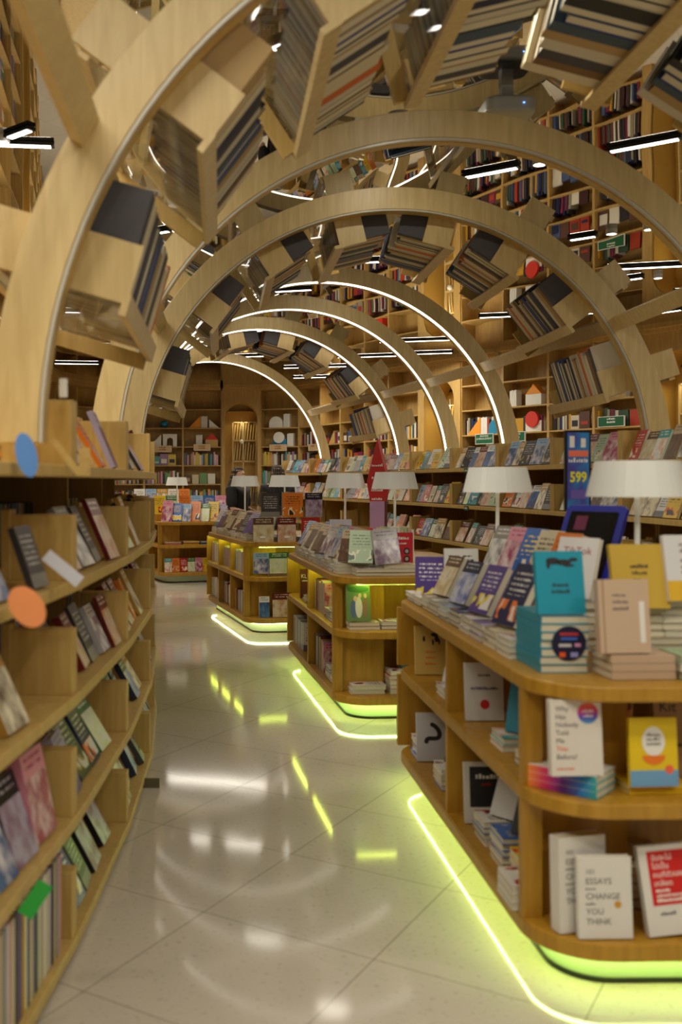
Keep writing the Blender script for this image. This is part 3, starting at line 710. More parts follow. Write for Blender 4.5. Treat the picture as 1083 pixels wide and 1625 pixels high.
# ------------------------------------------------------------------ islands in the middle
IZ = [(0.10, 0.15), (0.50, 0.545), (0.83, 0.875)]
def island(x, y, rz, L, W, label, mids, led=False, strip='led_green'):
    e = empty('book_island', (x, y, 0), R(rz))
    for (z0, z1), nm in zip(IZ, ('base_board', 'middle_shelf', 'counter_top')):
        b = MB(); b.prism(rounded(-0.03, W+0.03, -0.21, L+0.03, 0.21, (1,1,1,1), 10), z0, z1); b.build(nm, M['oak'], e, bevel=0.006)
    b = MB(); b.prism(rounded(0.06, W-0.06, -0.12, L-0.06, 0.15, (1,1,1,1), 10), 0.015, 0.10); b.build('plinth', M['plinth'], e)
    b = MB(); b.prism(rounded(0.055, W-0.055, -0.125, L-0.055, 0.15, (1,1,1,1), 10), 0.0, 0.015); b.build('kick_strip', M['black'], e)
    # light strip under the base board, a thin ribbon following its edge
    b = MB(); o1 = rounded(0.005, W-0.005, -0.175, L-0.005, 0.18, n=10); o2 = rounded(0.0072, W-0.0072, -0.1728, L-0.0072, 0.1778, n=10); n = len(o1)
    for k in range(n):
        j = (k+1) % n; b.quad([(*o1[k],0.094),(*o2[k],0.094),(*o2[j],0.094),(*o1[j],0.094)]); b.quad([(*o1[k],0.0995),(*o1[j],0.0995),(*o2[j],0.0995),(*o2[k],0.0995)])
        b.quad([(*o1[k],0.094),(*o1[j],0.094),(*o1[j],0.0995),(*o1[k],0.0995)]); b.quad([(*o2[j],0.094),(*o2[k],0.094),(*o2[k],0.0995),(*o2[j],0.0995)])
    b.build('light_strip', M[strip], e)
    for z0, z1 in ((0.15, 0.50), (0.545, 0.83)):
        b = MB(); b.box(0.30, W-0.30, 0.17, 0.19, z0, z1); b.box(0.30, 0.32, 0.19, L-0.12, z0, z1); b.box(W-0.32, W-0.30, 0.19, L-0.12, z0, z1); b.box(0.30, W-0.30, L-0.12, L-0.10, z0, z1)
        b.build('core_panel', M['oak'], e)
        for yy in [0.0]+mids+[L-0.03]:
            b = MB(); b.box(-0.02, 0.30, yy, yy+0.03, z0, z1); b.build('partition', M['oak'], e)
            b = MB(); b.box(W-0.30, W, yy, yy+0.03, z0, z1); b.build('partition', M['oak'], e)
        for xx in (-0.028, W-0.03):
            b = MB(); b.box(xx, xx+0.06, -0.03, 0.0, z0, z1); b.build('corner_post', M['oak'], e)
        b = MB(); b.box(W/2-0.012, W/2+0.012, -0.14, 0.13, z0, z1); b.build('front_partition', M['oak'], e) if W > 2 else None
    if led:
        b = MB(); b.box(0.02, 0.03, 0.04, L-0.05, 0.823, 0.8295); b.box(0.10, W-0.10, -0.14, -0.13, 0.823, 0.8295); b.build('under_counter_light', M['led_lime'], e)
    tag(e, label, 'display island')
    return e.matrix_world.copy() if False else Matrix.Translation((x, y, 0)) @ Matrix.Rotation(R(rz), 4, 'Z')
I1 = island(0.925, 3.0, 1.0, 1.95, 1.15, 'nearest honey-oak book island, lower right, lime light under its base', [0.92])
I2 = island(0.715, 6.2, 4.5, 2.0, 1.15, 'second honey-oak book island from the front, lime light under its counter', [0.95], True)
I3 = island(0.235, 9.65, 11.5, 1.95, 1.15, 'third honey-oak book island, in front of the two women', [0.62, 1.24], True, 'led_pale')
I4 = island(-0.90, 14.4, 18, 1.7, 1.15, 'farthest oak book island, showing childrens picture books', [0.8], False, 'led_off')
ZT = 0.876; ZM = 0.546; ZB = 0.151
def pile(mt, x, y, z, n, dims, wds, where, a=0, flat='fore', jitter=0.006, mats=None):
    """books lying on one another; returns the height of the pile"""
    h = z
    for k in range(n):
        mat = mats[k % len(mats)] if mats else CVD[wds[k % len(wds)]][0]
        lab = f'{WORD_OF[mat.name]} book {where}, ' + ('lowest' if k == 0 and n > 1 else 'topmost' if k == n-1 and n > 1 else 'single' if n == 1 else f'{ORD[k]} up')
        book((x+rnd.uniform(-jitter, jitter), y+rnd.uniform(-jitter, jitter), h+0.0005), dims, mat, lab, mtx=mt, a=R(a), flat=flat, group='books in the piles on the islands', name='stacked_book', cat='stacked book')
        h += dims[2]+0.001
    return h
def hero(name_label, base, d, col, a=0, tilt=8, mtx=I1, rough=0.4, cat='display book'):
    m_ = plain('cover_print', col, rough)
    o = book(base, d, m_, name_label, mtx=mtx, tilt=R(tilt), a=R(a), cat=cat); return o
INK = plain('ink_grey', srgb(110,104,98), 0.6); INKD = plain('ink_dark', srgb(40,38,40), 0.6); INKO = plain('ink_orange', srgb(226,110,50), 0.6)
INKW = plain('ink_white', srgb(236,232,224), 0.6); INKR = plain('ink_red', srgb(196,44,36), 0.6)
# ---- nearest island, counter: piles along the aisle edge carrying leaning books
w0 = (0.145, 0.21, 0.022)
EDGE1 = [(0.30,'white'),(0.47,'cream'),(0.64,'lilac'),(0.81,'white'),(0.98,'navy'),(1.15,'pale blue'),(1.32,'grey'),(1.49,'cream'),(1.66,'charcoal'),(1.83,'purple')]
tops = {}
for k, (yy, wd) in enumerate(EDGE1):
    tops[k] = pile(I1, 0.015, yy-0.005, ZT, 3 if k < 8 else 2, (0.20, 0.145, 0.020), [wd, 'white', wd], f'in {ORD[k]} pile from front, aisle edge of the nearest island', a=-90)
def up1(x, y, z, d, wd, k, lab, tilt=18, a=-70, roll=0): return book((x, y, z), d, CVD[wd][k], lab, mtx=I1, tilt=R(tilt), a=R(a), roll=R(roll))
front = [(0.47,'navy',0,0.145,0.235,28,-76,'navy book with orange and white lettering, leaning foremost of the front row'),
         (0.79,'purple',0,0.135,0.20,28,-76,'purple book with yellow figure leaning in the front row'),
         (1.10,'navy',1,0.135,0.19,28,-76,'navy book with blue and pink marks leaning in the front row'),
         (1.40,'brown',0,0.13,0.19,28,-76,'brown narrow book leaning toward the back of the front row')]
for (y, wd, k, w_, h_, tl, a, lab) in front: up1(0.06, y, ZT+0.0635 if y < 1.6 else ZT, (w_, h_, 0.030), wd, k, lab, tl, a)
second = [(0.40,'white',3,0.15,0.215,'white TikTok book leaning foremost in the second row'),
          (0.60,'orange',0,0.14,0.225,'orange-topped white book leaning in the second row'),
          (0.78,'cream',0,0.14,0.225,'cream book leaning in the second row beside the orange one'),
          (0.95,'blue',0,0.14,0.225,'beige book with blue stripe leaning in the second row'),
          (1.15,'pink',0,0.14,0.22,'white book with pink top leaning in the second row'),
          (1.35,'grey',0,0.14,0.215,'grey portrait book standing in the second row')]
for (y, wd, k, w_, h_, lab) in second:
    zz = pile(I1, 0.235, y+0.03, ZT, 7, (0.19, 0.14, 0.0235), ['white', wd], f'under the {" ".join(lab.split(" ")[:9])}', a=-90)
    if k == 3:
        o = hero(lab, (0.27, y, zz+0.001), (w_, h_, 0.022), srgb(222,218,216), a=-50, tilt=20)
        text('TikTok', 0.036, plain('ink_crimson', srgb(150,40,60), 0.6), o, (0,-0.0004,0.155), align='CENTER'); text('~', 0.014, INK, o, (0,-0.0004,0.125), align='CENTER')
        continue
    up1(0.27, y, zz+0.001, (w_, h_, 0.028), wd, k, lab, 25, -72)
up1(0.10, 1.72, ZT+0.002, (0.15, 0.215, 0.02), 'purple', 0, 'purple book standing at the far aisle corner of the nearest island', 6, -12)
up1(0.22, 1.62, ZT+0.002+0.045, (0.155, 0.215, 0.03), 'white', 2, 'white face-out book standing near the far end of the nearest island', 6, -6)
# ---- front end of the counter
teal = plain('teal_cover', srgb(28,146,172), 0.35)
WORD_OF['teal_cover'] = 'teal'
h = pile(I1, 0.035, 0.115, ZT, 7, (0.145, 0.24, 0.0235), None, 'with blue-green spine, tall front corner pile of nearest island', a=-90, flat=True, mats=[teal], jitter=0.003)
# teal book in front of the pile, black cat figure
o = hero('teal face-out book with a black cat-like figure, on the blue-green pile', (0.105, 0.005, h+0.001), (0.15, 0.19, 0.02), srgb(32,152,178), a=4, tilt=9)
b = MB()
for (cx, cz, rx, rz_) in ((-0.02,0.160,0.022,0.011),(0.012,0.156,0.026,0.009),(0.045,0.164,0.014,0.006),(0.03,0.146,0.018,0.004),(-0.035,0.148,0.006,0.012)):
    b.prism([(cx+rx*math.cos(R(t)), cz+rz_*math.sin(R(t))) for t in range(0,360,24)], 0.0004, 0.001)
f_ = b.build('printed_figure', INKD, o); f_.matrix_local = Matrix.Rotation(PI/2, 4, 'X')
text('~', 0.016, INKD, o, (0,-0.0003,0.082), align='CENTER'); text('~', 0.018, INKD, o, (0,-0.0003,0.062), align='CENTER')
# round navy sticker on the pile front
b = MB(); b.prism([(0.052*math.cos(R(t)), 0.052*math.sin(R(t))) for t in range(0,360,10)], 0, 0.0015)
o = b.build('round_sticker', plain('sticker_navy', srgb(22,24,58), 0.4)); o.matrix_world = I1 @ Matrix.Translation((0.120, -0.0075, 0.965)) @ Matrix.Rotation(PI/2, 4, 'X')
tag(o, 'round navy promotional sticker on the front of the blue-green pile', 'sticker')
for (x, z, w_, h_, c) in ((0,0.028,0.055,0.008,(190,50,60)),(0,0.014,0.05,0.006,(60,110,220)),(-0.012,-0.006,0.038,0.009,(200,200,205)),(0.026,-0.005,0.018,0.010,(215,150,200)),(-0.02,-0.034,0.018,0.014,(235,90,30)),(0.016,-0.034,0.022,0.014,(150,150,215))):
    b = MB(); b.box(x-w_/2, x+w_/2, z-h_/2, z+h_/2, 0.0015, 0.0020); b.build('print_mark', plain('mark', srgb(*c), 0.5), o)
# beige book on its pile
bei = plain('beige_cover', srgb(196,168,140), 0.5); WORD_OF['beige_cover'] = 'beige'
h = pile(I1, 0.30, -0.115, ZT, 3, (0.145, 0.19, 0.0225), None, 'with lettered spine, low front pile of nearest counter', a=2, flat=True, mats=[bei], jitter=0.002)
o = hero('beige old-style book with a white paper strip, standing on the low beige pile', (0.255, -0.10, h+0.001), (0.155, 0.215, 0.028), srgb(204,176,148), a=5, tilt=6)
for k, (z, s_) in enumerate(((0.165,0.013),(0.145,0.015),(0.125,0.015))): text('~' if k == 0 else '~~'[:1], s_, INK, o, (-0.035+0.0*k, -0.0003, z))
b = MB(); b.box(0.046, 0.062, -0.001, 0, 0.03, 0.15); b.build('paper_strip', M['white'], o)
b = MB(); b.box(-0.066, -0.060, -0.0006, 0, 0, 0.215); b.build('spine_groove', plain('groove', srgb(170,140,112), 0.6), o)
h = pile(I1, 0.405, 0.10, ZT, 8, (0.15, 0.20, 0.0215), ['cream'], 'in the tall pale pile behind the beige book', a=0, flat='fore')
o = hero('mustard yellow face-out book leaning on the tall pale pile', (0.375, 0.06, h+0.001), (0.178, 0.20, 0.018), srgb(206,170,62), a=4, tilt=12)
# (leans back from the front edge of the pile)
text('~', 0.018, INKD, o, (0, -0.0003, 0.125), align='CENTER'); text('~', 0.015, INKD, o, (0, -0.0003, 0.105), align='CENTER'); text('~', 0.012, INKD, o, (0, -0.0003, 0.085), align='CENTER')
h = pile(I1, 0.56, 0.10, ZT, 9, (0.15, 0.20, 0.0215), ['white','cream'], 'in the pale pile right of the mustard book', a=0, flat='fore')
o = hero('white face-out book with yellow foot at the right edge of the counter', (0.53, 0.06, h+0.002), (0.15, 0.205, 0.018), srgb(222,220,220), a=4, tilt=12)
b = MB(); b.box(-0.075, 0.075, -0.001, 0, 0, 0.062); b.build('yellow_band', plain('ylw', srgb(226,180,40), 0.5), o)
disc('pink_mark', 0.018, plain('pnk', srgb(220,110,100), 0.5), o, (0.0, -0.001, 0.035))
for z in (0.17,0.15,0.12,0.10,0.085): text('~', 0.016, INK, o, (0, -0.0003, z), align='CENTER')
h = pile(I1, 0.50, -0.12, ZT, 3, (0.145, 0.19, 0.0225), ['pale green','white'], 'in low pale green pile, right edge of counter', a=2, flat=True)
# ---- middle shelf, front end
rb = bpy.data.materials.new('rainbow_spine'); rb.use_nodes = True; N = rb.node_tree.nodes; L = rb.node_tree.links; bs = N['Principled BSDF']
tc = N.new('ShaderNodeTexCoord'); sp = N.new('ShaderNodeSeparateXYZ'); rp = N.new('ShaderNodeValToRGB'); L.new(tc.outputs['Generated'], sp.inputs[0]); L.new(sp.outputs[2], rp.inputs[0]); L.new(rp.outputs[0], bs.inputs['Base Color']); bs.inputs['Roughness'].default_value = 0.4
el = rp.color_ramp.elements; el[0].color = srgb(60,170,170); el[1].color = srgb(240,140,40)
for p_, c_ in ((0.22,(40,120,200)),(0.48,(110,50,160)),(0.75,(225,60,110))): x = el.new(p_); x.color = srgb(*c_)
WORD_OF['rainbow_spine'] = 'rainbow-spined'
h = ZM
for k in range(3):
    lab = ['lowest', 'middle one', 'topmost'][k]
    o = book((0.062, -0.105, h+0.0005), (0.145, 0.205, 0.0210), rb, f'white book with rainbow spine, {lab} of its pile on the middle shelf', mtx=I1, a=R(-43), flat=True, name='stacked_book', cat='stacked book')
    b = MB(); b.box(-0.0725, 0.0715, -0.0008, 0, 0, 0.205); b.build('white_front', CVD['white'][0] if False else M['white'], o)
    h += 0.0218
def lines_on(o, rows, x, z0, dz, size, mats=None, sx=1.0):
    for k, s_ in enumerate(rows):
        if s_: text(s_, size, (mats or {}).get(k, INK), o, (x, -0.0004, z0-k*dz), sx=sx)
WHY = ['Why', 'Has', 'Nobody', 'Told', 'Me', 'This', 'Before?']
def whybook(lbl, base, a, tilt):
    o = hero(lbl, base, (0.150, 0.214, 0.026), srgb(220,212,200), a=a, tilt=tilt)
    lines_on(o, WHY, -0.060, 0.182, 0.0225, 0.020, {5: INKO}); text('~~', 0.008, INKO, o, (-0.06, -0.0004, 0.018))
    rmk = bpy.data.materials.new('rainbow_disc'); rmk.use_nodes = True; N = rmk.node_tree.nodes; L = rmk.node_tree.links
    tc = N.new('ShaderNodeTexCoord'); sp = N.new('ShaderNodeSeparateXYZ'); rp = N.new('ShaderNodeValToRGB'); L.new(tc.outputs['Generated'], sp.inputs[0]); L.new(sp.outputs[1], rp.inputs[0]); L.new(rp.outputs[0], N['Principled BSDF'].inputs['Base Color'])
    el = rp.color_ramp.elements; el[0].color = srgb(60,150,190); el[1].color = srgb(240,130,50)
    for p_, c_ in ((0.3,(90,70,180)),(0.65,(225,50,110))): x = el.new(p_); x.color = srgb(*c_)
    disc('rainbow_badge', 0.030, rmk, o, (0.035, -0.0004, 0.176)); text('~', 0.011, M['white'], o, (0.035, -0.0014, 0.178), align='CENTER'); text('~', 0.009, M['white'], o, (0.035, -0.0014, 0.165), align='CENTER')
    return o
o = whybook('white "Why Has Nobody Told Me This Before?" book standing on the rainbow-spined pile', (0.085, -0.172, h+0.001), 2, 5)
o = whybook('second copy of the white "Why Has Nobody Told Me" book, half hidden behind the first', (0.118, 0.03, ZM+0.07), 3, 5)
pile(I1, 0.13, 0.0, ZM, 2, (0.145, 0.205, 0.033), ['white'], 'under the half-hidden white copy on the middle shelf', a=0, flat='fore', jitter=0.001)
pile(I1, 0.265, 0.02, ZM, 3, (0.14, 0.15, 0.024), ['ochre','cream','brown'], 'under the cream book with orange lettering on the middle shelf', a=0, flat=True, jitter=0.002)
o = hero('cream book with big orange lettering behind the yellow book on the middle shelf', (0.245, 0.0, ZM+0.077), (0.16, 0.20, 0.02), srgb(190,150,84), a=2, tilt=6)
text('IT TH', 0.052, INKO, o, (-0.055, -0.0004, 0.105)); text('FERENT', 0.040, INKO, o, (-0.06, -0.0004, 0.045)); text('~', 0.014, INKD, o, (-0.02, -0.0004, 0.168)); text('~', 0.016, INKD, o, (-0.03, -0.0004, 0.088))
disc('dark_red_badge', 0.014, plain('drb', srgb(120,30,20), 0.5), o, (0.062, -0.0006, 0.145))
pile(I1, 0.345, -0.125, ZM, 2, (0.135, 0.185, 0.0125), ['yellow'], 'in the low yellow pile at the right of the middle shelf', a=3, flat=True, jitter=0.002)
o = hero('yellow book with white oval and orange bowl, standing on the yellow pile', (0.318, -0.145, ZM+0.028), (0.142, 0.195, 0.016), srgb(226,194,24), a=3, tilt=4)
b = MB(); b.box(-0.071, 0.071, -0.0008, 0, 0, 0.046); b.build('blue_band', plain('bb', srgb(110,160,200), 0.5), o)
b = MB(); b.prism([(0.034*math.cos(R(t)), 0.042*math.sin(R(t))+0.03*0) for t in range(0,360,15)], 0, 0.0008); q = b.build('white_oval', M['white'], o); q.matrix_local = Matrix.Translation((0.0,-0.0003,0.128)) @ Matrix.Rotation(PI/2,4,'X')
b = MB(); b.prism([(0.034*math.cos(R(t)), 0.026*math.sin(R(t))) for t in range(180,361,15)], 0, 0.0014); q = b.build('orange_bowl', plain('ob', srgb(232,120,30), 0.5), o); q.matrix_local = Matrix.Translation((0.0,-0.0003,0.088)) @ Matrix.Rotation(PI/2,4,'X')
disc('coral_badge', 0.0125, plain('cb', srgb(236,100,70), 0.5), o, (0.045, -0.0006, 0.048))
for z in (0.143, 0.130, 0.117): text('~', 0.013, INK, o, (0, -0.0012, z), align='CENTER')
o = hero('dark cream book with black brush lettering at the right edge of the middle shelf', (0.465, 0.0, ZM+0.01), (0.15, 0.25, 0.02), srgb(168,130,84), a=0, tilt=6)
text('Kit', 0.045, INKD, o, (-0.06, -0.0004, 0.195)); text('F', 0.045, INKD, o, (-0.035, -0.0004, 0.15)); text('~', 0.02, INKD, o, (-0.05, -0.0004, 0.09))
# ---- base shelf, front end
ESS = [('101', .019, 0), ('ESSAYS', .024, .028), ('~', .009, .044), ('CHANGE', .024, .070), ('~', .009, .086), ('YOU', .024, .112), ('THINK', .024, .140)]
def essbook(lbl, base, d, a, tilt):
    o = hero(lbl, base, d, srgb(222,218,210), a=a, tilt=tilt)
    for s_, sz, dz in ESS: text(s_, sz, INK, o, (-d[0]*0.36, -0.0004, d[1]-0.048-dz))
    return o
pile(I1, 0.06, 0.02, ZB, 3, (0.15, 0.21, 0.024), ['white'], 'in the low white pile at the corner of the base shelf', a=0, flat='fore', jitter=0.002)
o = essbook('taller white "101 Essays" book standing behind, at the corner of the base shelf', (0.118, -0.13, ZB+0.002), (0.155, 0.27, 0.045), 14, 2)
o = essbook('white "101 Essays" book with orange dot, foremost on the base shelf', (0.163, -0.180, ZB+0.002), (0.154, 0.228, 0.022), 0, 4)
disc('orange_dot', 0.010, plain('od', srgb(206,150,50), 0.5), o, (0.036, -0.0004, 0.095))
o = hero('white book with red panel tilted on the base shelf at the right edge', (0.372, -0.170, ZB+0.006), (0.165, 0.245, 0.024), srgb(220,216,208), a=3, tilt=10)
o.matrix_world = o.matrix_world @ Matrix.Rotation(R(-4), 4, 'Y')
b = MB(); b.box(-0.058, 0.060, -0.0008, 0, 0.082, 0.230); b.build('red_panel', plain('redp', srgb(204,26,22), 0.5), o)
for k, s_ in enumerate(['ฉันจะไม่', 'ไปเป็น', 'คนที่ตัวเอง', 'เกลียด']): text(s_, 0.021, INKW, o, (-0.048, -0.0014, 0.205-k*0.0235))
for k in range(3): text('~~'[:1+(k > 0)], 0.013, INKW, o, (-0.045, -0.0014, 0.118-k*0.0135))
text('~', 0.014, INK, o, (-0.04, -0.0008, 0.055))
pile(I1, 0.36, 0.03, ZB, 6, (0.15, 0.20, 0.024), ['cream','ochre','white'], 'in the brownish pile in shadow behind the red-panelled book', a=0, flat='fore')
# ---- nearest island, openings on the aisle side (faces stand towards the front)
def comp(mt, y, x, z, d, col, lab, a=0, tilt=6): 
    return hero(lab, (x, y, z), d, col, a=a, tilt=tilt, mtx=mt)
o = comp(I1, 0.76, 0.085, ZM+0.001, (0.145,0.215,0.02), srgb(216,212,206), 'white book with navy lettering and red fruit in the upper front side opening')
text('~', 0.014, INKD, o, (0,-0.0004,0.165), align='CENTER'); text('~~', 0.016, plain('ink_navy', srgb(40,50,110), 0.5), o, (0,-0.0004,0.115), align='CENTER'); disc('red_fruit', 0.018, plain('fr', srgb(200,40,40), 0.5), o, (0.0,-0.0004,0.06))
zz = pile(I1, 0.02, 0.40, ZM, 2, (0.20,0.145,0.022), ['white','turquoise'], 'in the pile in the upper front side opening', a=-90)
o = comp(I1, 0.36, 0.11, zz+0.001, (0.15,0.20,0.016), srgb(24,120,140), 'teal book with two white hands leaning in the upper front side opening', a=-38, tilt=20)
for x in (-0.03, 0.03):
    b = MB(); b.box(x-0.006, x+0.006, -0.0008, 0, 0.13, 0.155); b.box(x-0.010, x+0.010, -0.0008, 0, 0.15, 0.158); b.build('printed_hand', M['white'], o)
pile(I1, 0.02, 0.14, ZM, 2, (0.20,0.145,0.022), ['charcoal','cream'], 'at the near end of the upper front side opening', a=-90)
o = comp(I1, 1.66, 0.085, ZM+0.001, (0.145,0.225,0.02), srgb(214,182,100), 'yellow book with black dancing figures in the upper rear side opening')
b = MB()
for (cx, cz, rx, rz_) in ((0.02,0.185,0.018,0.010),(0.03,0.165,0.010,0.016),(0.012,0.150,0.005,0.014),(0.042,0.152,0.005,0.014),(-0.03,0.165,0.006,0.014)): b.prism([(cx+rx*math.cos(R(t)), cz+rz_*math.sin(R(t))) for t in range(0,360,30)], 0.0004, 0.001)
q = b.build('printed_figures', INKD, o); q.matrix_local = Matrix.Rotation(PI/2,4,'X')
text('~', 0.015, INKO, o, (0,-0.0004,0.10), align='CENTER'); text('~', 0.013, INKO, o, (0,-0.0004,0.075), align='CENTER'); text('~~'[:1], 0.016, INKO, o, (0,-0.0004,0.045), align='CENTER')
zz = pile(I1, 0.02, 1.22, ZM, 2, (0.20,0.145,0.022), ['white','white'], 'in the pile in the upper rear side opening', a=-90)
o = comp(I1, 1.20, 0.09, zz+0.001, (0.145,0.205,0.018), srgb(218,210,200), 'white book with red and blue lettering leaning in the upper rear side opening', a=-45, tilt=22)
for k, mm in enumerate((INKO, INK, plain('ink_blue', srgb(40,70,170), 0.5), INKO)): text('~', 0.017, mm, o, (-0.05,-0.0004,0.15-k*0.03))
o = comp(I1, 1.62, 0.085, ZB+0.001, (0.145,0.22,0.02), srgb(200,200,206), 'pale grey book with a black swirl in the lower rear side opening')
b = MB(); 
for k in range(26):
    t = k/25; ang = t*4.6; cx = 0.036*math.sin(ang)*(1-0.2*t); cz = 0.155-0.075*t+0.012*math.cos(ang*1.5); b.prism([(cx+0.011*math.cos(R(u)), cz+0.010*math.sin(R(u))) for u in range(0,360,45)], 0.0004, 0.0009+k*1e-5)
q = b.build('black_swirl', INKD, o); q.matrix_local = Matrix.Rotation(PI/2,4,'X')
pile(I1, 0.02, 1.72, ZB, 4, (0.20,0.145,0.022), ['blue','white'], 'at the far end of the lower rear side opening', a=-90)
zz = pile(I1, 0.02, 1.25, ZB, 4, (0.20,0.145,0.022), ['blue','white','cream','white'], 'in the pile in the lower rear side opening', a=-90)
o = comp(I1, 1.22, 0.10, zz+0.001, (0.14,0.19,0.018), srgb(70,66,74), 'dark grey book leaning on the pile in the lower rear side opening', a=-45, tilt=25)
o = comp(I1, 0.78, 0.09, ZB+0.001, (0.15,0.225,0.022), srgb(214,208,198), 'white-framed black book with white title in the lower front side opening')
b = MB(); b.box(-0.055, 0.075, -0.0008, 0, 0.06, 0.21); b.build('black_panel', INKD, o); text('~', 0.026, INKW, o, (0.01,-0.0012,0.165), align='CENTER'); text('~', 0.012, INKR, o, (0.01,-0.0012,0.14), align='CENTER')
o = comp(I1, 0.55, 0.10, ZB+0.09, (0.14,0.20,0.018), srgb(206,204,200), 'pale book leaning in the lower front side opening', a=-50, tilt=26)
pile(I1, 0.02, 0.62, ZB, 4, (0.20,0.145,0.021), ['white','grey','blue','white'], 'in the rear pile of the lower front side opening', a=-90)
zz = pile(I1, 0.02, 0.40, ZB, 5, (0.20,0.145,0.021), ['cream','white','blue','white','blue'], 'in the middle pile of the lower front side opening', a=-90)
o = comp(I1, 0.30, 0.10, zz+0.001, (0.14,0.19,0.018), srgb(40,44,44), 'black book with gold emblem leaning in the lower front side opening', a=-48, tilt=26)
pile(I1, 0.02, 0.17, ZB, 5, (0.20,0.145,0.022), ['cream','white','white','cream','yellow'], 'in the near pile of the lower front side opening', a=-90)
# ---- tablet on a stand and the 599 sign
e = empty('tablet_stand', mtx=I1 @ Matrix.Translation((0.50, 0.80, ZT)) @ Matrix.Rotation(R(-52), 4, 'Z'))
b = MB(); b.prism(rounded(-0.11, 0.11, -0.07, 0.09, 0.03), 0, 0.02); b.build('base', M['black'], e, bevel=0.003)
b = MB(); b.box(-0.02, 0.02, 0.02, 0.05, 0.02, 0.26); b.build('stem', M['black'], e, bevel=0.003)
b = MB(); b.prism(rounded(-0.125, 0.125, -0.17, 0.17, 0.02), -0.012, 0.012); q = b.build('blue_bumper', M['bluecase'], e, bevel=0.004)
TM = Matrix.Translation((0, -0.02, 0.33)) @ Matrix.Rotation(R(-28), 4, 'X') @ Matrix.Rotation(PI/2, 4, 'X'); q.matrix_local = TM
b = MB(); b.prism(rounded(-0.10, 0.10, -0.14, 0.14, 0.008), 0.012, 0.015); q2 = b.build('screen', plain('dark_glass', srgb(14,14,16), 0.08), e); q2.matrix_local = TM
b = MB(); b.box(-0.07, -0.02, 0.06, 0.12, 0.0151, 0.0156); q3 = b.build('pink_app_panel', plain('pinkapp', srgb(110,30,70), 0.3), e); q3.matrix_local = TM
tag(e, 'black-screened tablet in a blue bumper on a stand, on the nearest island', 'tablet')
e = empty('price_sign', mtx=Matrix.Translation(P(918, 800, 4.35)) @ Matrix.Rotation(R(8), 4, 'Z')); e.location.z = ZT
b = MB(); b.box(-0.06, 0.06, 0.0, 0.014, 0.45, 0.80); b.build('frame', M['black'], e, bevel=0.002)
b = MB(); b.box(-0.050, 0.050, -0.002, 0, 0.46, 0.79); pq, nt, bb = newmat('poster_blue'); bb.inputs['Roughness'].default_value = 0.3
nz = nt.nodes.new('ShaderNodeTexNoise'); nz.inputs['Scale'].default_value = 9; rp = nt.nodes.new('ShaderNodeValToRGB'); rp.color_ramp.elements[0].color = srgb(50,130,200); rp.color_ramp.elements[1].color = srgb(80,70,160); rp.color_ramp.elements[0].position = .4; rp.color_ramp.elements[1].position = .6
tc = nt.nodes.new('ShaderNodeTexCoord'); nt.links.new(tc.outputs['Object'], nz.inputs[0]); nt.links.new(nz.outputs[0], rp.inputs[0]); nt.links.new(rp.outputs[0], bb.inputs['Base Color'])
b.build('poster', pq, e)
text('599', 0.062, plain('ink_yellow', srgb(236,226,30), 0.5), e, (0, -0.0026, 0.575), align='CENTER', font_off=0.002, sx=0.85)
text('~', 0.028, INKW, e, (0, -0.0026, 0.66), align='CENTER')
b = MB(); b.box(-0.045, 0.045, -0.003, -0.002, 0.685, 0.712); b.build('orange_lettering', plain('orl', srgb(236,120,90), 0.5), e)
b = MB(); b.box(-0.04, -0.018, -0.003, -0.002, 0.725, 0.775); b.build('white_figure', M['white'], e); b = MB(); b.box(0.012, 0.034, -0.003, -0.002, 0.725, 0.765); b.build('white_figure', M['white'], e)
b = MB(); b.box(-0.035, 0.035, -0.003, -0.002, 0.50, 0.54); b.build('purple_panel', plain('prp', srgb(110,90,180), 0.5), e)
b = MB(); b.box(-0.006, 0.006, 0.004, 0.012, 0.01, 0.45); b.box(-0.07, 0.07, -0.04, 0.06, 0.0, 0.01); b.build('post', M['black'], e)
tag(e, 'tall black-framed blue sign reading 599 on the nearest island', 'sign')

# ------------------------------------------------------------------ white table lamps
def lamp(x, y, lab, s=1.0, zt=None):
    e = empty('table_lamp', (x, y, ZT))
    b = MB(); b.lathe([(0,0),(0.07,0),(0.07,0.008),(0.012,0.014),(0.009,0.02),(0.009,0.63),(0,0.63)], 20); b.build('stand', M['shade'], e, smooth=False)
    b = MB(); b.lathe([(0.0,0.645),(0.137,0.645),(0.165,0.525),(0.162,0.525),(0.134,0.641),(0.0,0.641)], 40); b.build('lamp_shade', M['shade'], e, smooth=False)
    b = MB(); b.lathe([(0.0105,0.575),(0.03,0.577),(0.036,0.595),(0.02,0.62),(0.0105,0.623)], 16); b.build('bulb', glow('lamp_bulb', (1,0.9,0.72,1), 9), e, smooth=True)
    tag(e, lab, 'table lamp')
LAMPS = [(1012,3.37,'white table lamp cut by the right edge, largest in view'), (790,4.82,'white table lamp on the far half of the nearest island, left of the 599 sign'), (627,7.1,'white table lamp above the red standee on the second island'),
         (548,8.0,'white table lamp second from left of the two behind the second island front'), (452,10.3,'white table lamp hiding the dark-haired woman, on the third island'), (389,11.35,'white table lamp in front of the woman in black'), (281,14.75,'white table lamp farthest away, on the picture-book island')]
for k, (px, Y, lab) in enumerate(LAMPS):
    X = (px-HX)*Y/F; lamp(X, Y, lab)
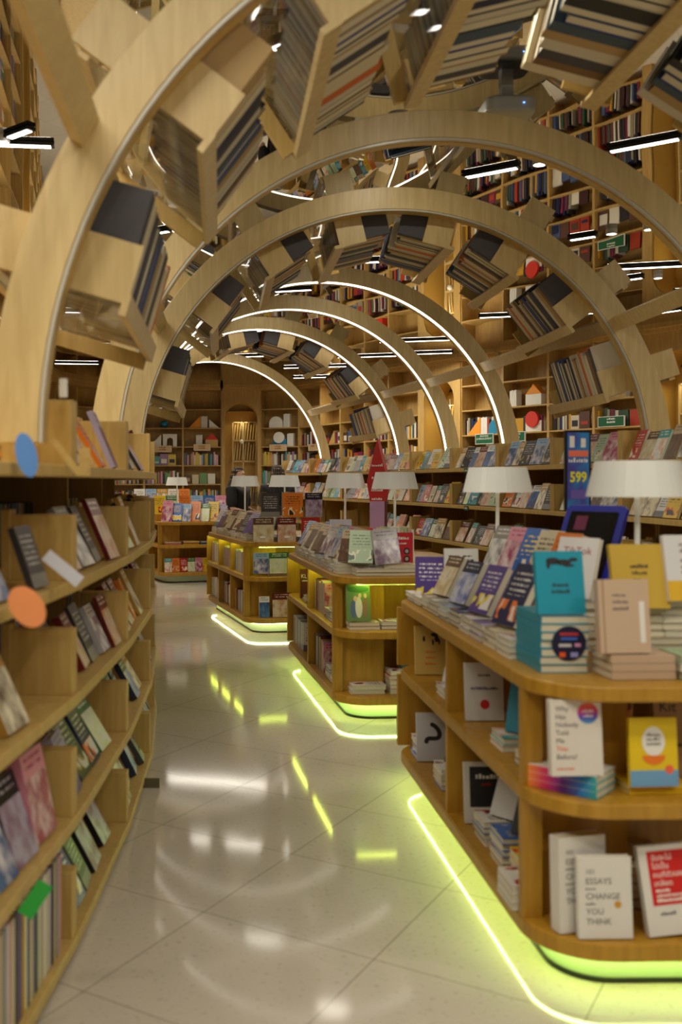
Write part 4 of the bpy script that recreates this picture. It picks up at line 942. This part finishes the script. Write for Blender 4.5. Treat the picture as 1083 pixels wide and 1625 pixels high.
# ------------------------------------------------------------------ second and third islands
SOFT = ['cream','beige','lilac','white','pale blue','ochre','pink','grey','glossy silver','pale green']
def dress(mt, isl, L, W, mids, seed, words, nfront=5):
    r2 = random.Random(seed)
    y = 0.02; k = 0
    while y < L-0.17 and k < 14:
        wd = r2.choice(words); n = 2 if k % 2 else 3
        zt = pile(mt, 0.01, y+0.075, ZT, n, (0.20, 0.145, 0.021), [wd, 'white'], f'in {ORD[k]} pile from front, aisle edge of {isl} island', a=-90)
        mat = r2.choice(CVD[r2.choice(words)]); book((0.05, y+0.075, zt+0.001), (0.145, 0.21, 0.028), mat, f'{WORD_OF[mat.name]} book leaning on {ORD[k]} pile from front, aisle edge of {isl} island', mtx=mt, tilt=R(r2.uniform(24,30)), a=R(r2.uniform(-82,-74)))
        mat = r2.choice(CVD[r2.choice(words)]); book((0.23, y+0.08, ZT+0.05), (0.14, 0.21, 0.02), mat, f'{WORD_OF[mat.name]} second-row book standing behind {ORD[k]} aisle-edge pile of {isl} island', mtx=mt, tilt=R(r2.uniform(14,20)), a=R(r2.uniform(-78,-60)))
        pile(mt, 0.22, y+0.09, ZT, 2, (0.18, 0.13, 0.0235), ['white'], f'under second row behind {ORD[k]} aisle pile of {isl} island', a=-90)
        y += 0.165; k += 1
    x = 0.13
    for k in range(nfront):
        pile(mt, x+0.075, -0.13, ZT, 2+(k % 2), (0.145, 0.20, 0.022), [r2.choice(words), 'white'], f'in {ORD[k]} pile from left, front edge of {isl} island', a=0, flat='fore')
        x += 0.165
def sidecomp(mt, isl, y0, y1, z, seed, words, nm, upright=True):
    r2 = random.Random(seed); y = y1-0.03; k = 0
    while y > y0+0.04 and k < 18:
        if upright:
            t_ = r2.uniform(0.016, 0.034); mat = r2.choice(CVD[r2.choice(words)])
            book((0.10, y-t_, z+0.001), (0.15, r2.uniform(.20,.225), t_), mat, f'{WORD_OF[mat.name]} book upright in {nm} of {isl} island, {ORD[k]} from far end', mtx=mt, name='shelved_book', cat='shelved book')
            y -= t_+0.003; k += 1
        else:
            if y-0.15 < y0: break
            pile(mt, 0.015, y-0.075, z, 2+(k+seed) % 3, (0.20, 0.145, 0.022), [r2.choice(words), 'white'], f'in {ORD[k]} pile from far end, {nm} of {isl} island', a=-90)
            y -= 0.152; k += 1
dress(I2, 'second', 2.0, 1.15, [0.95], 4, SOFT, 5)
GEN = ['white','black','grey','ochre','dark red','cream','lilac','pale green','pink','navy']
sidecomp(I2, 'second', 0.03, 0.50, ZM, 1, GEN, 'upper front opening', False); sidecomp(I2, 'second', 0.52, 0.95, ZM, 2, GEN, 'upper front opening')
sidecomp(I2, 'second', 0.98, 1.45, ZM, 3, GEN, 'upper rear opening', False)
sidecomp(I2, 'second', 0.03, 0.50, ZB, 5, GEN, 'lower front opening', False); sidecomp(I2, 'second', 0.55, 0.95, ZB, 6, GEN, 'lower front opening')
sidecomp(I2, 'second', 1.05, 1.97, ZB, 7, ['white','grey','pale blue','cream'], 'lower rear opening')
o = hero('dark KLOPP book standing in the upper rear opening of the second island', (0.09, 1.52, ZM+0.002), (0.15, 0.225, 0.02), srgb(90,26,30), a=0, tilt=5, mtx=I2)
text('KLOPP', 0.045, INKW, o, (-0.068,-0.0004,0.155), sx=0.9); text('~', 0.016, INKW, o, (-0.06,-0.0004,0.13))
b = MB(); b.prism([(0.03*math.cos(R(t))+0.01, 0.045*math.sin(R(t))+0.055) for t in range(0,360,20)], 0.0004, 0.001); q = b.build('printed_figure', plain('figure_tan', srgb(150,110,90), 0.6), o); q.matrix_local = Matrix.Rotation(PI/2,4,'X')
o = book((0.20, 0.46, ZM+0.05), (0.15, 0.225, 0.02), CVD['green'][0], 'green and brown photo book standing in the upper front opening of the second island', mtx=I2, tilt=R(6), a=R(-8))
# front end of the second island
def frontset(mt, isl, items):
    for (x, z, n, dims, wds, nm) in items: pile(mt, x, -0.12, z, n, dims, wds, f'in the {nm} of the {isl} island front', a=0, flat='fore')
frontset(I2, 'second', [(0.155,ZM,2,(0.145,0.19,0.022),['white','cream'],'left middle-shelf pile'),(0.355,ZM,2,(0.145,0.19,0.024),['grey','white'],'centre middle-shelf pile'),(0.555,ZM,1,(0.145,0.19,0.022),['white'],'right middle-shelf pile'),
   (0.18,ZB,2,(0.145,0.21,0.026),['white'],'left base-shelf pile'),(0.41,ZB,5,(0.145,0.20,0.027),['white','red'],'centre base-shelf pile'),(0.63,ZB,5,(0.145,0.20,0.027),['white'],'right base-shelf pile')])
def photobook(mt, base, d, wd, lab, a, tilt, ground, shapes):
    o = hero(lab, base, d, ground, a=a, tilt=tilt, mtx=mt)
    for i, (x0, x1, z0, z1, c) in enumerate(shapes):
        b = MB(); n = 14; b.prism([((x0+x1)/2+(x1-x0)/2*math.cos(2*PI*k/n), (z0+z1)/2+(z1-z0)/2*math.sin(2*PI*k/n)) for k in range(n)], 0.0003, 0.0006+i*0.0001)
        q = b.build('printed_shape', plain('print', srgb(*c), 0.4), o); q.matrix_local = Matrix.Rotation(PI/2,4,'X')
    return o
photobook(I2, (0.115, -0.125, ZM+0.05), (0.15,0.225,0.02), 'green', 'glossy green comic cover with a group of people, lit from above, on the second island', 3, 8, srgb(110,140,80),
   [(-0.05,-0.01,0.02,0.13,(90,110,150)),(-0.02,0.025,0.02,0.15,(225,220,205)),(0.025,0.06,0.02,0.15,(150,120,80)),(-0.03,-0.005,0.12,0.155,(220,190,160)),(0.0,0.022,0.14,0.17,(220,190,160)),(0.035,0.055,0.14,0.17,(220,190,160)),(-0.07,0.07,0.175,0.215,(60,110,60))])
photobook(I2, (0.565, -0.12, ZM+0.03), (0.15,0.22,0.02), 'green', 'second glossy green comic, partly hidden by the nearest island, on the second island', 3, 10, srgb(190,200,180), [(-0.06,0.0,0.02,0.18,(60,90,60)),(0.0,0.05,0.03,0.14,(220,215,200))])
photobook(I2, (0.47, -0.06, ZB+0.145), (0.15,0.15,0.02), 'teal', 'dark teal cover with a man in black, on the base-shelf pile of the second island', 3, 14, srgb(28,92,96), [(-0.025,0.03,0.0,0.085,(16,18,20)),(-0.008,0.014,0.085,0.115,(200,160,130)),(-0.01,0.016,0.108,0.122,(14,14,14))])
o = book((0.30, -0.14, ZT+0.07), (0.165, 0.215, 0.02), CVD['glossy silver'][0], 'shiny plastic-wrapped silver book standing at the front of the second island', mtx=I2, tilt=R(14), a=R(8), roll=R(-4))
o = book((0.13, -0.09, ZT+0.07), (0.15, 0.21, 0.02), CVD['pale green'][0], 'pale patterned book leaning at the front corner of the second island', mtx=I2, tilt=R(20), a=R(-22))
o = book((0.075, 0.0, ZT+0.07), (0.15, 0.21, 0.02), CVD['beige'][0], 'cream-spined patterned book just behind the front corner of the second island', mtx=I2, tilt=R(20), a=R(-40))
e = empty('poster_holder', mtx=I2 @ Matrix.Translation((0.46, 0.16, ZT)) @ Matrix.Rotation(R(6), 4, 'Z'))
b = MB(); b.box(-0.075, 0.075, 0.0, 0.006, 0.0, 0.03); b.box(-0.075,0.075,-0.04,0.05,0,0.006); b.build('white_foot', M['white'], e)
b = MB(); b.box(-0.072, 0.072, 0.0, 0.005, 0.03, 0.25); b.build('red_card', plain('red_card', srgb(196,40,50), 0.35), e)
for (x, z) in ((-0.03,0.13),(0.03,0.13),(-0.03,0.08),(0.03,0.08)): disc('printed_face', 0.022, INKD, e, (x, -0.0003, z)); disc('printed_face', 0.012, plain('fc', srgb(190,160,150), 0.5), e, (x, -0.0012, z))
text('~', 0.026, INKW, e, (0,-0.0006,0.205), align='CENTER'); text('~', 0.018, INKW, e, (0,-0.0006,0.175), align='CENTER')
b = MB(); b.box(-0.055,0.055,-0.0008,0,0.036,0.056); b.build('orange_strip', plain('ost', srgb(236,120,60),0.5), e)
tag(e, 'red card with four round faces in a holder on the second island', 'poster')
# house-shaped red standee
e = empty('house_standee', mtx=Matrix.Translation((1.25, 8.0, ZT)) @ Matrix.Rotation(R(-22), 4, 'Z'))
rs = plain('standee_red', srgb(190,34,28), 0.4); rp2 = plain('standee_lilac', srgb(190,150,190), 0.4); rdk = plain('standee_maroon', srgb(90,20,24), 0.5)
b = MB(); poly = [(-0.06,0.42),(0.06,0.42),(0.085,0.58),(0.0,0.92),(-0.085,0.58)]; b.prism(poly, -0.10, 0); q = b.build('roof_panel', [rs], e); q.matrix_local = Matrix.Rotation(PI/2,4,'X')
b = MB(); b.box(-0.06, 0.06, 0.0, 0.10, 0.0, 0.42); b.build('body', rdk, e)
b = MB(); b.box(-0.06, 0.06, -0.002, 0, 0.08, 0.42); b.build('lilac_front', rp2, e)
for k, (z, s_) in enumerate(((0.70,0.05),(0.60,0.05),(0.50,0.055),(0.43,0.05))): text('~', s_*0.55, INKW, e, (0,-0.0006 if z > 0.42 else -0.003, z), align='CENTER')
tag(e, 'red house-shaped standee with pointed roof behind the lamps of the second island', 'standee')
# a row of magazines behind, orange cushion-like bag and black cloth bag
for k in range(10):
    mat = CVD[['white','cream','pale green','beige','white'][k % 5]][0]
    book((0.42+k*0.024, 0.62, ZT+0.001), (0.20, 0.25+0.008*(k % 3), 0.02), mat, f'{WORD_OF[mat.name]} magazine upright in the row behind the red card, {ORD[k]} from the left', mtx=I2, a=PI/2, name='magazine', cat='magazine', group='magazines in a row on the second island')
o = hero('red book with white title face-out at the back of the second island', (0.50, 1.15, ZT+0.001), (0.16,0.23,0.02), srgb(196,40,30), a=0, tilt=8, mtx=I2)
o = hero('pale lilac card standing at the back of the second island, near its aisle edge', (0.30, 1.35, ZT+0.05), (0.17,0.24,0.008), srgb(196,194,208), a=0, tilt=4, mtx=I2)

dress(I3, 'third', 1.95, 1.15, [0.62,1.24], 9, ['cream','beige','charcoal','pink','grey','lilac','white','brown'], 3)
for q, (ya, yb) in enumerate(((0.05,0.62),(0.66,1.24),(1.28,1.90))):
    sidecomp(I3, 'third', ya, yb, ZM, 30+q, ['white','grey','pale blue','pink','cream','lilac'], f'upper {["front","middle","rear"][q]} opening')
    sidecomp(I3, 'third', ya, yb, ZB, 40+q, ['white','grey','pale blue','pink','cream','dark red'], f'lower {["front","middle","rear"][q]} opening')
for k, (x, z, wd, i, w_, h_) in enumerate(((0.12,ZM,'pale blue',0,.15,.2),(0.30,ZM,'green',0,.2,.2),(0.52,ZM,'pale green',0,.15,.2),(0.15,ZB,'white',1,.1,.2),(0.33,ZB,'dark red',0,.2,.23),(0.55,ZB,'ochre',0,.17,.23),(0.13,ZT,'brown',0,.2,.23),(0.36,ZT,'dark red',0,.18,.23),(0.20,ZT+0.24,'charcoal',0,.18,.23),(0.42,ZT+0.24,'orange',0,.2,.23),(0.63,ZT+0.24,'black',1,.17,.23),(0.60,ZT,'red',0,.18,.23))):
    book((x, -0.15 if z < ZT else -0.185, z+(0.025 if z == ZM else 0.001 if z < ZT+.1 else 0.0)), (w_, h_, 0.02), CVD[wd][i], f'{WORD_OF[CVD[wd][i].name]} cover facing out, third island {["middle shelf","base shelf","counter","acrylic rack upper row"][0 if z==ZM else 1 if z==ZB else 2 if z==ZT else 3]}, {ORD[k%12]} of the front set', mtx=I3, tilt=R(4) if z < ZT else 0)
frontset(I3, 'third', [(0.30,ZM,1,(0.145,0.19,0.022),['pink'],'low middle-shelf pile')])
# acrylic stand holding the covers on the third island
e = empty('acrylic_rack', mtx=I3 @ Matrix.Translation((0.02, -0.16, ZT)))
b = MB(); b.box(0,0.72,0,0.004,0,0.48); b.build('back_sheet', M['acrylic'], e); b = MB(); b.box(0,0.72,-0.03,0,0.232,0.236); b.build('ledge', M['acrylic'], e)
for k, x in enumerate((0.10, 0.34, 0.58)):
    b = MB(); b.prism([(x+0.03*math.cos(R(t)), 0.05+0.012*math.sin(R(t))) for t in range(0,360,20)], 0.034, 0.036); q = b.build('white_tag', M['white'], e); q.matrix_local = Matrix.Rotation(PI/2,4,'X')
tag(e, 'clear acrylic rack holding covers on the counter of the third island', 'display rack')

# farthest island: picture books
PB = ['pink','turquoise','yellow','orange','blue','red','lilac','green','pale blue']
r2 = random.Random(77)
for k in range(8):
    x = 0.04+k*0.14; wd = PB[(k*4) % 9]; h_ = r2.uniform(0.26, 0.34)
    book((x+0.03, -0.12, ZT+0.001), (0.155, h_, 0.012), CVD[wd][-1], f'{wd} picture book leaning on the farthest island counter front, {ORD[k]} from left', name='picture_book', cat='picture book', mtx=I4, tilt=R(20), a=R(r2.uniform(-34, -26)))
for k in range(6):
    wd = PB[(k*5+2) % 9]; book((0.08+k*0.19, 0.24, ZT+0.10), (0.18, 0.28, 0.012), CVD[wd][-1], f'{wd} picture book in raised second row, farthest island, {ORD[k]} from left', name='picture_book', cat='picture book', mtx=I4, tilt=R(16), a=R(r2.uniform(-8, 5)))
b = MB(); b.box(0.0, 1.15, 0.2, 0.34, ZT, ZT+0.10); q = b.build('riser', M['oak']); q.matrix_world = I4; tag(q, 'low oak riser on the farthest island', 'riser')
for k, (x, n) in enumerate(((0.18,3),(0.45,4),(0.72,3),(0.95,4))):
    pile(I4, x, -0.10, ZM, n, (0.20,0.24,0.012), [PB[k*2], PB[(k*2+3)%9], 'white'], f'in the {ORD[k]} middle-shelf pile of the farthest island', a=0, flat=True)
for k in range(9):
    wd = PB[(k*2+1) % 9]; book((0.10+k*0.115, -0.13, ZB+0.001), (0.11, 0.2, 0.012), CVD[wd][-1], f'{wd} picture book standing on the base shelf of the farthest island, {ORD[k]} from the left', name='picture_book', cat='picture book', mtx=I4, tilt=R(6))
for k in range(5):
    wd = ['white','pale blue','ochre','white','orange'][k]; book((-0.05+0.18*k, 1.0, ZT+0.22), (0.17, 0.25, 0.012), CVD[wd][0], f'{wd} large cover on the back stand of the farthest island, {ORD[k]} from the left', mtx=I4, tilt=R(10))
b = MB(); b.box(-0.1, 0.8, 0.96, 1.10, ZT, ZT+0.22); q = b.build('riser', M['white']); q.matrix_world = I4; tag(q, 'white back stand on the farthest island', 'riser')

# ------------------------------------------------------------------ the two women
skin = plain('skin', srgb(214,170,140), 0.5); hairm = plain('black_hair', srgb(16,13,12), 0.6)
def woman(x, y, rz, h, topc, label, nod=0):
    e = empty('person', (x, y, 0), R(rz)); s = h/1.65
    J = [((0,0,0.95),0.135),((0,0,1.08),0.105),((0,0,1.22),0.125),((0,0.005,1.34),0.10),((0,0,1.42),0.05),((0,-0.012,1.475),0.062),((0,-0.02,1.54),0.078),((0,-0.005,1.60),0.058)]
    E = [(0,1),(1,2),(2,3),(3,4),(4,5),(5,6),(6,7)]
    def add(p, r, fr): J.append((p, r)); E.append((fr, len(J)-1)); return len(J)-1
    add((0,-0.105,1.50),0.014, 5); add((0,-0.088,1.465),0.024, 5)       # nose tip, chin
    for q in (-1, 1):
        sh = add((q*0.165,0,1.325),0.052, 3); el = add((q*0.205,-0.02,1.07),0.038, sh); wr = add((q*0.13,-0.20,1.02),0.025, el); pm = add((q*0.10,-0.26,1.025),0.030, wr)
        for k in range(4):
            f1 = add((q*(0.10+0.018*(k-1.5)),-0.305,1.02),0.009, pm); add((q*(0.10+0.018*(k-1.5)),-0.335+abs(k-1.5)*0.008,1.0),0.008, f1)
        t1 = add((q*0.062,-0.27,1.03),0.010, pm); add((q*0.055,-0.295,1.02),0.008, t1)
        hp = add((q*0.085,0,0.88),0.10, 0); kn = add((q*0.085,-0.01,0.50),0.062, hp); an = add((q*0.085,0.02,0.09),0.038, kn); add((q*0.09,-0.12,0.035),0.030, an)
    me = bpy.data.meshes.new('body'); me.from_pydata([tuple(c*s for c in p) for p, r in J], E, []); o = bpy.data.objects.new('body', me); COL.objects.link(o); o.parent = e
    me.materials.append(skin); md = o.modifiers.new('skin', 'SKIN'); 
    if not me.skin_vertices: me.attributes  # layer made by the modifier below
    dgm = bpy.data.meshes
    import bmesh
    bm = bmesh.new(); bm.from_mesh(me); lay = bm.verts.layers.skin.verify()
    for v, (p, r) in zip(bm.verts, J): v[lay].radius = (r*s, r*s)
    bm.verts.ensure_lookup_table(); bm.verts[0][lay].use_root = True; bm.to_mesh(me); bm.free()
    sb = o.modifiers.new('subdivision', 'SUBSURF'); sb.levels = 1; sb.render_levels = 2; md.use_smooth_shade = True
    # clothes: a loose top and trousers a little larger than the body
    def garment(nm, idx, grow, mat):
        mp = {j: k for k, j in enumerate(idx)}; ed = [(mp[a_], mp[b_]) for a_, b_ in E if a_ in mp and b_ in mp]
        m2 = bpy.data.meshes.new(nm); m2.from_pydata([tuple(c*s for c in J[j][0]) for j in idx], ed, []); g = bpy.data.objects.new(nm, m2); COL.objects.link(g); g.parent = e; m2.materials.append(mat)
        mm = g.modifiers.new('skin', 'SKIN'); mm.use_smooth_shade = True; bm = bmesh.new(); bm.from_mesh(m2); lay = bm.verts.layers.skin.verify()
        for v, j in zip(bm.verts, idx): v[lay].radius = ((J[j][1]+grow)*s, (J[j][1]+grow)*s)
        bm.verts.ensure_lookup_table(); bm.verts[0][lay].use_root = True; bm.to_mesh(m2); bm.free()
        sq = g.modifiers.new('subdivision', 'SUBSURF'); sq.levels = 1; sq.render_levels = 2
    names = {}
    arms = [j for j, (p, r) in enumerate(J) if abs(p[0]) > 0.12 and 1.03 < p[2] < 1.4 ]
    legs = [j for j, (p, r) in enumerate(J) if abs(p[0]) > 0.05 and p[2] < 0.9 and p[2] > 0.06]
    garment('shirt', [0,1,2,3]+arms, 0.034, topc); garment('trousers', [0]+legs, 0.014, M['black'])
    # hair: cap plus a long fall at the back
    b = MB(); prof = []; n = 18; rings = []
    for i, (z, rx, ry, cy) in enumerate(((1.628,0.02,0.02,0.0),(1.615,0.055,0.06,0.0),(1.58,0.082,0.088,0.005),(1.53,0.092,0.092,0.015),(1.46,0.105,0.09,0.03),(1.36,0.14,0.10,0.045),(1.22,0.15,0.11,0.055),(1.10,0.12,0.10,0.06),(1.02,0.04,0.04,0.08))):
        rings.append([(rx*math.cos(2*PI*k/n), cy+(ry*math.sin(2*PI*k/n) if math.sin(2*PI*k/n) > 0 or z > 1.55 else ry*0.25*math.sin(2*PI*k/n)), z) for k in range(n)])
    for i in range(len(rings)-1):
        for k in range(n): b.quad([tuple(c*s for c in p) for p in (rings[i][k], rings[i+1][k], rings[i+1][(k+1)%n], rings[i][(k+1)%n])])
    hh = b.build('hair', hairm, e, smooth=True); hh.modifiers.new('subdivision', 'SUBSURF').levels = 1
    for q in (-1, 1):
        b = MB(); b.lathe([(0,-0.007),(0.009,0),(0,0.007)], 10, (q*0.027*s, -0.088*s, 1.535*s)); b.build('eye', INKD, e)
    b = MB(); b.box(-0.02*s, 0.02*s, -0.099*s, -0.088*s, 1.476*s, 1.484*s); b.build('mouth', plain('lips', srgb(180,80,80), 0.4), e)
    tag(e, label, 'person')
woman(0.225, 13.6, 60, 1.68, plain('black_shirt', srgb(18,18,20), 0.7), 'person with long black hair and black top, in profile, standing behind the third island')
woman(0.745, 13.3, 195, 1.70, plain('dark_shirt', srgb(30,26,34), 0.7), 'person with dark hair, mostly hidden behind a white table lamp, right of the other person')

# ------------------------------------------------------------------ ceiling fittings
def track(p, q, lab, power=TRACK_POWER, z=CEIL-0.024):
    p = Vector((p[0], p[1], 0)); q = Vector((q[0], q[1], 0)); d = q-p; L = d.length; d.normalize(); n = Vector((-d.y, d.x, 0))
    e = empty('ceiling_light_bar', mtx=Matrix(((d.x,n.x,0,p.x),(d.y,n.y,0,p.y),(0,0,1,z),(0,0,0,1))))
    b = MB(); b.box(0, L, -0.03, 0.03, 0, 0.02); b.build('housing', M['black'], e)
    b = MB(); b.box(0.02, L-0.02, -0.02, 0.02, -0.004, 0.0); b.build('diffuser', glow('bar_light', (1,0.95,0.86,1), 9), e)
    if power:
        l = bpy.data.lights.new('bar_light', 'AREA'); l.shape = 'RECTANGLE'; l.size = L; l.size_y = 0.05; l.energy = power*L; l.color = LIGHT_COL; l.spread = R(165)
        lo = bpy.data.objects.new('bar_light', l); COL.objects.link(lo); lo.parent = e; lo.location = (L/2, 0, -0.012)
    tag(e, lab, 'ceiling light')
def spot(x, y, lab):
    e = empty('ceiling_spotlight', (x, y, CEIL-0.04))
    b = MB(); b.lathe([(0.0,0.04),(0.045,0.04),(0.045,0.0),(0.038,0.0),(0.038,0.01)], 20); b.build('housing', M['white'], e)
    b = MB(); b.lathe([(0.0,0.004),(0.037,0.004)], 20); b.build('lens', glow('spot_lens', (1,0.95,0.85,1), 14), e)
    tag(e, lab, 'ceiling light')
bars = []
for k, (pa, pb, lab) in enumerate([((735,283),(825,266),'black light bar crossing above the highest arch crown'), ((965,242),(1083,220),'long bright light bar at the upper right edge'), ((903,382),(948,375),'short light bar behind the second arch at right, with two round spots beside'),
        ((993,445),(1022,441),'short light bar with a round spot beside it, right of the third arch'), ((1041,498),(1083,492),'light bar at the right edge above the long rail'),
        ((12,220),(50,206),'light bar at the far left edge beyond the nearest arch'), ((428,80),(462,66),'short light bar glimpsed between racks at the top'), ((375,122),(402,113),'short light bar glimpsed below the first, between left racks'),
        ((233,373),(270,367),'light bar seen between the racks of the second arch at left')]):
    A = at_z(pa[0], pa[1], CEIL-0.024); B = at_z(pb[0], pb[1], CEIL-0.024); track(A, B, lab, 0)
for k, (px, py, lab) in enumerate(((857,262,'round spotlight right of the bar over the highest arch'),(971,372,'left round spotlight behind the second arch at right'),(1031,365,'right round spotlight behind the second arch at right'),(1045,442,'single round spotlight right of the third arch'),(4,227,'round spotlight at the left edge beside the light bar'))):
    A = at_z(px, py, CEIL-0.04); spot(A.x, A.y, lab)
# regular bars running across the shop further in, and above the aisles
n = 0; DONE = []
for (x, y, L) in [(-1.8,6.0,0.8),(-1.8,9.0,0.8),(-1.9,12.0,0.9),(-2.3,15.0,1.2),(-2.9,17.2,0.8),(1.1,17.9,1.2),(1.4,19.6,0.8),(2.3,14.6,1.2),(3.2,12.4,1.4),(3.7,9.6,1.4),(4.3,7.0,1.5),(3.6,4.4,1.5),(4.9,10.8,1.2),(-1.9,3.4,1.4),(-1.7,1.0,1.4),(3.4,1.6,1.4),(1.6,0.4,1.4),(0.0,-0.6,1.4),(-3.4,3.0,1.4),(1.9,16.4,1.0),(2.8,16.0,0.9),(5.4,8.4,1.4)]:
    SIDE = 'left' if x < 0 else 'right'; cnt = sum(1 for q in DONE if q == SIDE); DONE.append(SIDE)
    track((x, y), (x+L*0.97, y-L*0.24 if x > 0 else y+L*0.1), f'black light bar under the mirrored ceiling, {ORD[cnt]} of those over the {SIDE} half', TRACK_POWER*(4.0 if x < 0 else 2.8))
    n += 1
for (p_, q_, lab, pw) in (((-0.9,16.6),(1.05,16.1),'long light bar over the tunnel end, behind the farthest arch',13),((-0.75,13.9),(0.9,13.35),'light bar over the aisle in front of the farthest arch',7),((0.26,10.8),(0.97,10.6),'short light bar between the two lit arches over the third island',4),((0.9,9.35),(1.5,9.25),'short light bar between the outer two lit arches',6)):
    track(p_, q_, lab, pw)
# light from the shop's downlights between the arches
for (x, y, pw) in [(1.0,3.85,8),(1.0,1.2,14),(0.0,1.4,8),(1.0,5.62,6),(0.95,7.35,7)]:
    e = empty('recessed_downlight', (x, y, CEIL-0.012))
    b = MB(); b.lathe([(0.0,0.011),(0.06,0.011),(0.06,0.0),(0.05,0.0)], 20); b.build('trim_ring', M['white'], e)
    b = MB(); b.lathe([(0.0,0.003),(0.05,0.003)], 20); b.build('lens', glow('spot_lens', (1,0.93,0.8,1), 6), e)
    l = bpy.data.lights.new('downlight', 'AREA'); l.shape = 'DISK'; l.size = 0.1; l.energy = pw; l.color = LIGHT_COL
    lo = bpy.data.objects.new('downlight', l); COL.objects.link(lo); lo.parent = e; lo.location = (0,0,-0.006)
    tag(e, f'recessed downlight above the tunnel, {["between the nearest two arches","before the nearest arch","above the left aisle before the nearest arch","between second and third arches","behind the third arch","x"][[3.85,1.2,1.4,5.62,7.35].index(y)]}', 'ceiling light')
# projector under the ceiling
A = at_z(806, 165, CEIL-0.1)
e = empty('projector', (A.x, A.y, CEIL-0.17))
b = MB(); b.prism(rounded(-0.13, 0.13, -0.10, 0.16, 0.06), 0, 0.085); b.build('body', plain('projector_grey', srgb(190,188,180), 0.4), e, bevel=0.02, segs=4)
b = MB(); b.box(-0.03, 0.03, 0.0, 0.06, 0.085, 0.17); b.build('mount', M['white'], e)
b = MB(); b.lathe([(0.0,-0.003),(0.005,0.0),(0.0,0.003)], 10, (0.055,-0.102,0.04)); b.build('status_light', glow('blue_led', (0.1,0.3,1,1), 8), e)
tag(e, 'pale rounded projector hanging from the mirrored ceiling above the highest arch', 'projector')

# ------------------------------------------------------------------ books past the 300 that show largest of a kind (and those nothing shows) become one object per kind
from mathutils.bvhtree import BVHTree
bpy.context.view_layer.update()
VV = []; PP = []; OW = []
for o in list(sc.objects):
    if o.type != 'MESH' or o.name.split('.')[0] in ('shelf_plate', 'back_sheet', 'body', 'hair', 'shirt', 'trousers'): continue
    b0 = len(VV); mw = o.matrix_world; VV += [mw @ v.co for v in o.data.vertices]
    for p in o.data.polygons: PP.append(tuple(b0+i for i in p.vertices)); OW.append(o.name)
bvh = BVHTree.FromPolygons(VV, PP); seen = {}; org = Vector((0, 0, EYE))
for py in range(1, 1625, 3):
    for px in range(1, 1083, 3):
        h = bvh.ray_cast(org, Vector(((px-HX)/F, 1.0, -(py-HY)/F)).normalized())
        if h[0] is not None: seen[OW[h[2]]] = seen.get(OW[h[2]], 0)+1
del VV, PP
def merge(objs, name, label):
    V = []; Fc = []; mi = []; uv = []; mats = []
    for o in objs:
        me = o.data; b = len(V); mw = o.matrix_world
        V += [tuple(mw @ v.co) for v in me.vertices]; ix = []
        for s_ in o.material_slots:
            if s_.material not in mats: mats.append(s_.material)
            ix.append(mats.index(s_.material))
        ul = me.uv_layers[0].data
        for p in me.polygons:
            Fc.append(tuple(b+i for i in p.vertices)); mi.append(ix[p.material_index]); uv += [c for li in p.loop_indices for c in ul[li].uv]
    me = bpy.data.meshes.new(name); me.from_pydata(V, [], Fc)
    for m_ in mats: me.materials.append(m_)
    me.polygons.foreach_set('material_index', mi); me.uv_layers.new(name='UVMap').data.foreach_set('uv', uv); me.update()
    for o in objs: bpy.data.objects.remove(o)
    o = bpy.data.objects.new(name, me); COL.objects.link(o); tag(o, label, 'books', kind='stuff')
for kind, name, label, cap in (('hardback_book', 'remaining_hardback_books', 'small or hidden hardbacks deeper in the arch racks', 300), ('display_book', 'remaining_display_books', 'small or half hidden books leaning on far ledges and counters', 300),
              ('stacked_book', 'remaining_stacked_books', 'small or half hidden books in piles on the islands', 290), ('shelved_book', 'remaining_shelved_books', 'small upright books in shadow inside shelves and islands', 290), ('picture_book', 'remaining_picture_books', 'small hidden picture books on the farthest island', 100), ('magazine', 'remaining_magazines', 'small magazines hidden in the row behind others', 100)):
    al = [o for o in sc.objects if o.name.split('.')[0] == kind and o.parent is None]
    al.sort(key=lambda o: -(seen.get(o.name, 0)+sum(seen.get(c.name, 0) for c in o.children)))
    keep = [o for o in al if o.children or seen.get(o.name, 0) > 0][:cap]; ks = set(o.name for o in keep)
    rest = [o for o in al if o.name not in ks]
    print('KIND', kind, len(al), 'kept', len(keep), 'merged', len(rest))
    if len(rest) > 0: merge(rest, name, label)
